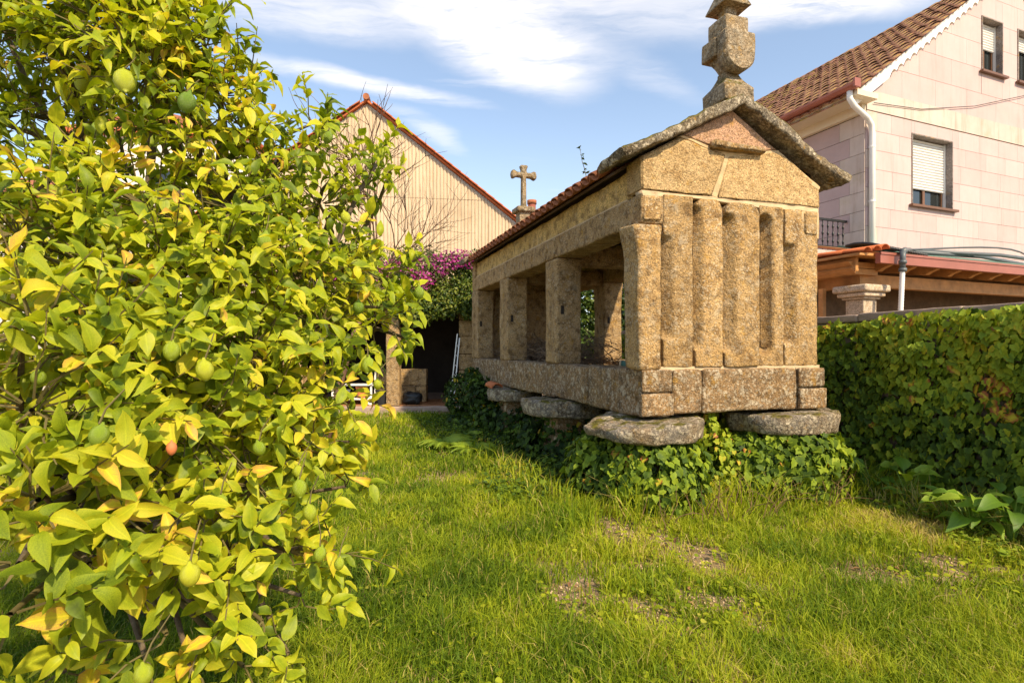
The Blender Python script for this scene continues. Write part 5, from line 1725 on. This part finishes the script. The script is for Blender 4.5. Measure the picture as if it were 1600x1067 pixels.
def lemon_mesh(seed):
    rr_ = random.Random(seed)
    V, T_ = [], []; seg, rn = 14, 11
    for i in range(rn + 1):
        t = i / rn; z = (t - .5) * 2.3 + (.10 if t > .97 else 0)
        r_ = math.sin(math.pi * t) ** .62 * .86
        if t > .9: r_ *= .75
        if t > .85: r_ *= .8
        if t > .97: r_ = .10
        if t < .01: r_ = 0
        for j in range(seg):
            a = 2 * math.pi * j / seg
            b = 1 + rr_.uniform(-.02, .02)
            V.append((math.cos(a) * r_ * b, math.sin(a) * r_ * b, z))
    for i in range(rn):
        for j in range(seg):
            a = i * seg + j; b = i * seg + (j + 1) % seg
            T_ += [(a, b, b + seg), (a, b + seg, a + seg)]
    return tri_mesh('lemon', np.array(V), np.array(T_), M['lemon'])
LM = [lemon_mesh(i) for i in range(3)]
LEM = [(131, 128, 14, 2.0), (195, 127, 18, 1.75), (292, 160, 15, 1.8), (392, 182, 11, 2.0), (152, 201, 9, 2.0), (512, 215, 9, 2.3), (155, 680, 16, 1.15), (297, 897, 17, 1.12), (224, 1053, 16, 1.1),
       (484, 800, 12, 1.6), (500, 865, 11, 1.55), (530, 880, 9, 1.6), (468, 762, 13, 1.6), (466, 736, 9, 1.65), (415, 378, 14, 1.75), (655, 457, 9, 2.2), (320, 578, 15, 1.4), (268, 548, 14, 1.4),
       (345, 785, 12, 1.4), (335, 868, 9, 1.5), (178, 222, 8, 1.9), (398, 285, 9, 2.1), (575, 570, 12, 2.0), (418, 207, 8, 2.1), (90, 690, 11, 1.5), (590, 600, 8, 2.0), (236, 770, 10, 1.4), (275, 405, 12, 1.75), (540, 340, 9, 2.2), (60, 590, 12, 1.3),
       (405, 700, 11, 1.6), (455, 655, 10, 1.7), (560, 480, 10, 2.1), (95, 265, 10, 1.9)]
for i, (px, py, rp, d) in enumerate(LEM):
    p = W(px, py, d); s_ = rp / F * d
    o = link(bpy.data.objects.new('lemon', LM[i % 3]), lt)
    o.location = p; o.rotation_euler = (rr.uniform(-.3, .3), rr.uniform(-.3, .3), rr.uniform(0, 6)); o.scale = (s_, s_, s_ * 1.06)
    top = p + Vector((0, 0, s_ * 1.1))
    MB().tube([top, top + Vector((rr.uniform(-.01, .01), .02, .03)), top + Vector((rr.uniform(-.03, .03), .06, .07))], [.0025, .002, .0015], 4, False).build('fruit_stalk', M['twig'], lt)
p = W(268, 700, 1.3)
o = link(bpy.data.objects.new('lemon', tri_mesh('lemon', np.array([tuple(v.co) for v in LM[0].vertices]), np.array([tuple(q.vertices) for q in LM[0].polygons]), M['clay'])), lt)
o['label'] = 'small shrivelled orange lemon'; o.location = p; o.scale = (.014, .014, .016)

# ------------------------------------------------------------------ grass
def patch(x, y):
    """bare earth: 1 bare .. 0 full grass"""
    b = np.zeros_like(x)
    for (px, py, rx, ry) in ((1115, 948, .22, .14), (1215, 915, .20, .12), (1010, 960, .18, .12), (1380, 895, .22, .10), (1480, 880, .35, .12), (1050, 860, .35, .22), (980, 840, .2, .2), (900, 940, .15, .12)):
        d = 1.5 * F / (py - HY); x0 = (px - CX) / F * d
        b = np.maximum(b, np.clip(1.25 - np.hypot((x - x0) / rx / 1.5, (y - d) / ry / 2.6) + 1.3 * (vnoise(x, y, 6, 4) - .5), 0, 1))
    return b


def in_gran(x, y, m=0.0):
    dx, dy = x - G0.x, y - G0.y
    lx = dx * math.cos(GA) + dy * math.sin(GA); ly = -dx * math.sin(GA) + dy * math.cos(GA)
    return (lx > -.15 + m) & (lx < GW + .1 - m) & (ly > .0 + m) & (ly < GL + .3), lx, ly


def grass(N, name, lab, hfun, dmin=1.7, dmax=13, wk=1.0, mask=None):
    r = RN.uniform(-1.32, 1.32, N); y = np.exp(RN.uniform(math.log(dmin), math.log(dmax), N)); x = r * y
    ins, lx, ly = in_gran(x, y)
    dx, dy = x - WP.x, y - WP.y
    wy = -dx * math.sin(WA) + dy * math.cos(WA)
    ok = ~ins & (wy < -.03) & ~((y > 12.1) & (x > -6.5) & (x < -.5))
    ok &= RN.random(N) > patch(x, y) * .93
    h_, keepf = hfun(x, y, lx, ly, wy)
    ok &= RN.random(N) < keepf
    x, y, h_ = x[ok], y[ok], h_[ok]
    n = len(x)
    z = ground_z(x, y) - .004
    az = RN.uniform(0, 2 * math.pi, n)
    lean = np.abs(RN.normal(.7, .5, n)) * h_
    dxl, dyl = np.cos(az) * lean, np.sin(az) * lean
    wdt = (.0011 + .00062 * y) * wk * RN.uniform(.7, 1.3, n)
    fa = RN.uniform(-1.1, 1.1, n)
    sx, sy = np.cos(fa) * wdt, np.sin(fa) * wdt
    b = np.stack([x, y, z], 1)
    V = np.zeros((n, 5, 3))
    sv = np.stack([sx, sy, np.zeros(n)], 1)
    mp = b + np.stack([dxl * .35, dyl * .35, h_ * .6], 1)
    V[:, 0] = b - sv; V[:, 1] = b + sv; V[:, 2] = mp - sv * .75; V[:, 3] = mp + sv * .75
    V[:, 4] = b + np.stack([dxl, dyl, h_ * (1 - .25 * np.minimum(1, lean / h_))], 1)
    T_ = np.array([(0, 1, 3), (0, 3, 2), (2, 3, 4)])[None] + (np.arange(n) * 5)[:, None, None]
    tint = .56 + .55 * (vnoise(x, y, .9, 2) - .5) + .45 * (vnoise(x, y, 3.1, 5) - .5) + RN.normal(0, .13, n) + .12 * np.clip((x - .5) / 2.5, -.6, 1)
    tint = np.where(RN.random(n) < .05, .97, tint)
    tint = np.clip(tint, 0.02, .99)
    o = link(bpy.data.objects.new(name, tri_mesh(name, V.reshape(-1, 3), T_.reshape(-1, 3), M['grass'], np.repeat(tint, 5), np.ones(n * 5))))
    tag(o, lab, 'grass', None, 'stuff')
    print(name, n)


def lawn(x, y, lx, ly, wy):
    h_ = .035 + .06 * vnoise(x, y, 1.6, 6) + .035 * vnoise(x, y, 5, 7)
    h_ *= RN.uniform(.45, 1.7, len(x))
    return h_ + .0015 * y, .35 + .65 * (vnoise(x, y, 2.2, 3) > .25)


def tall(x, y, lx, ly, wy):
    edge_g = np.maximum(np.clip(1 - np.abs(ly + .25) / .42, 0, 1) * ((lx > -.5) & (lx < 2.9)), np.clip(1 - np.abs(lx + .75) / .7, 0, 1) * ((ly > -.5) & (ly < 3.4)) * .6)
    edge_w = np.clip(1 - np.abs(wy + .45) / .5, 0, 1) * (y < 7) * .8
    tuft = (vnoise(x, y, 2.6, 1) > .70) * .22
    k = np.maximum(np.maximum(edge_g, edge_w), tuft)
    h_ = (.07 + .36 * k) * RN.uniform(.6, 1.3, len(x))
    return h_, k * .75


grass(430000, 'lawn_grass', 'sunlit yellow-green lawn grass across the whole garden', lawn)
grass(120000, 'tall_grass', 'longer unmown grass tufts along the granary and wall foot', tall, 2.0, 9, 1.15)
# clover-like weeds in the lawn and dead leaves
cl_ = thing('lawn_weeds', 'round-leaved little weeds scattered through the lawn', 'weeds', kind='stuff')
def cl_fn(n):
    r = RN.uniform(-1.2, 1.2, n); y = np.exp(RN.uniform(math.log(2), math.log(9), n)); x = r * y
    ins, lx, ly = in_gran(x, y)
    wy = -(x - WP.x) * math.sin(WA) + (y - WP.y) * math.cos(WA)
    k = (vnoise(x, y, 1.7, 4) > .52) & ~ins & (wy < -.1)
    return x[k], y[k], np.full(int(k.sum()), .8)
RND_LEAF = [leaf_base(.42, .05, .1, .02, (.5, .85, 1, 1, .9, .7, .4), seed=30)]
def weeds():
    x, y, wg = cl_fn(11000)
    m = len(x)
    p = np.stack([x, y, ground_z(x, y) + RN.uniform(.02, .07, m)], 1)
    Rm = frames(np.stack([RN.normal(0, 1, m), RN.normal(0, 1, m), RN.normal(0, .15, m)], 1), np.stack([RN.normal(0, .3, m), RN.normal(-.2, .3, m), np.ones(m)], 1))
    o = link(bpy.data.objects.new('weed_leaves', bulk_mesh('weed_leaves', RND_LEAF[0], Rm, p, RN.uniform(.015, .032, m) + .002 * y, np.clip(.62 + RN.normal(0, .15, m), 0, .9), M['grass'])), cl_)
    o['kind'] = 'stuff'
weeds()
def dead():
    n = 5200
    r = RN.uniform(-1.1, 1.1, n); y = np.exp(RN.uniform(math.log(2), math.log(8), n)); x = r * y
    ins, lx, ly = in_gran(x, y)
    k = ~ins & (((patch(x, y) > .25) & (RN.random(n) < .5)) | (RN.random(n) < .05) | (x < -.55 * y))
    x, y = x[k], y[k]; m = len(x)
    p = np.stack([x, y, ground_z(x, y) + RN.uniform(.008, .03, m)], 1)
    Rm = frames(np.stack([RN.normal(0, 1, m), RN.normal(0, 1, m), RN.normal(0, .2, m)], 1), np.stack([RN.normal(0, .4, m), RN.normal(0, .4, m), np.ones(m)], 1))
    o = link(bpy.data.objects.new('dead_leaves', bulk_mesh('dead_leaves', LEAVES[1], Rm, p, RN.uniform(.02, .055, m), RN.random(m), M['dry_leaf'])))
    tag(o, 'brown dead leaves scattered over the lawn and bare patches', 'leaf litter', None, 'stuff')
dead()


def pebbles():
    n = 9000
    r = RN.uniform(-.2, 1.1, n); y = np.exp(RN.uniform(math.log(2.4), math.log(5.5), n)); x = r * y
    k = patch(x, y) > .45
    x, y = x[k], y[k]; m = len(x)
    b = (np.array([(-.5, 0, 0), (.5, 0, 0), (0, -.5, 0), (0, .5, 0), (0, 0, .4), (0, 0, -.3)], float),
         np.array([(0, 2, 4), (2, 1, 4), (1, 3, 4), (3, 0, 4), (2, 0, 5), (1, 2, 5), (3, 1, 5), (0, 3, 5)]), np.ones(6))
    Rm = frames(np.stack([RN.normal(0, 1, m), RN.normal(0, 1, m), RN.normal(0, .3, m)], 1), np.stack([RN.normal(0, .4, m), RN.normal(0, .4, m), np.ones(m)], 1))
    o = link(bpy.data.objects.new('pebbles', bulk_mesh('pebbles', b, Rm, np.stack([x, y, ground_z(x, y) + .002], 1), RN.uniform(.006, .022, m), RN.random(m), M['mortar'])))
    tag(o, 'pale grit and small pebbles lying in the bare patches of the lawn', 'pebbles', None, 'stuff')
pebbles()
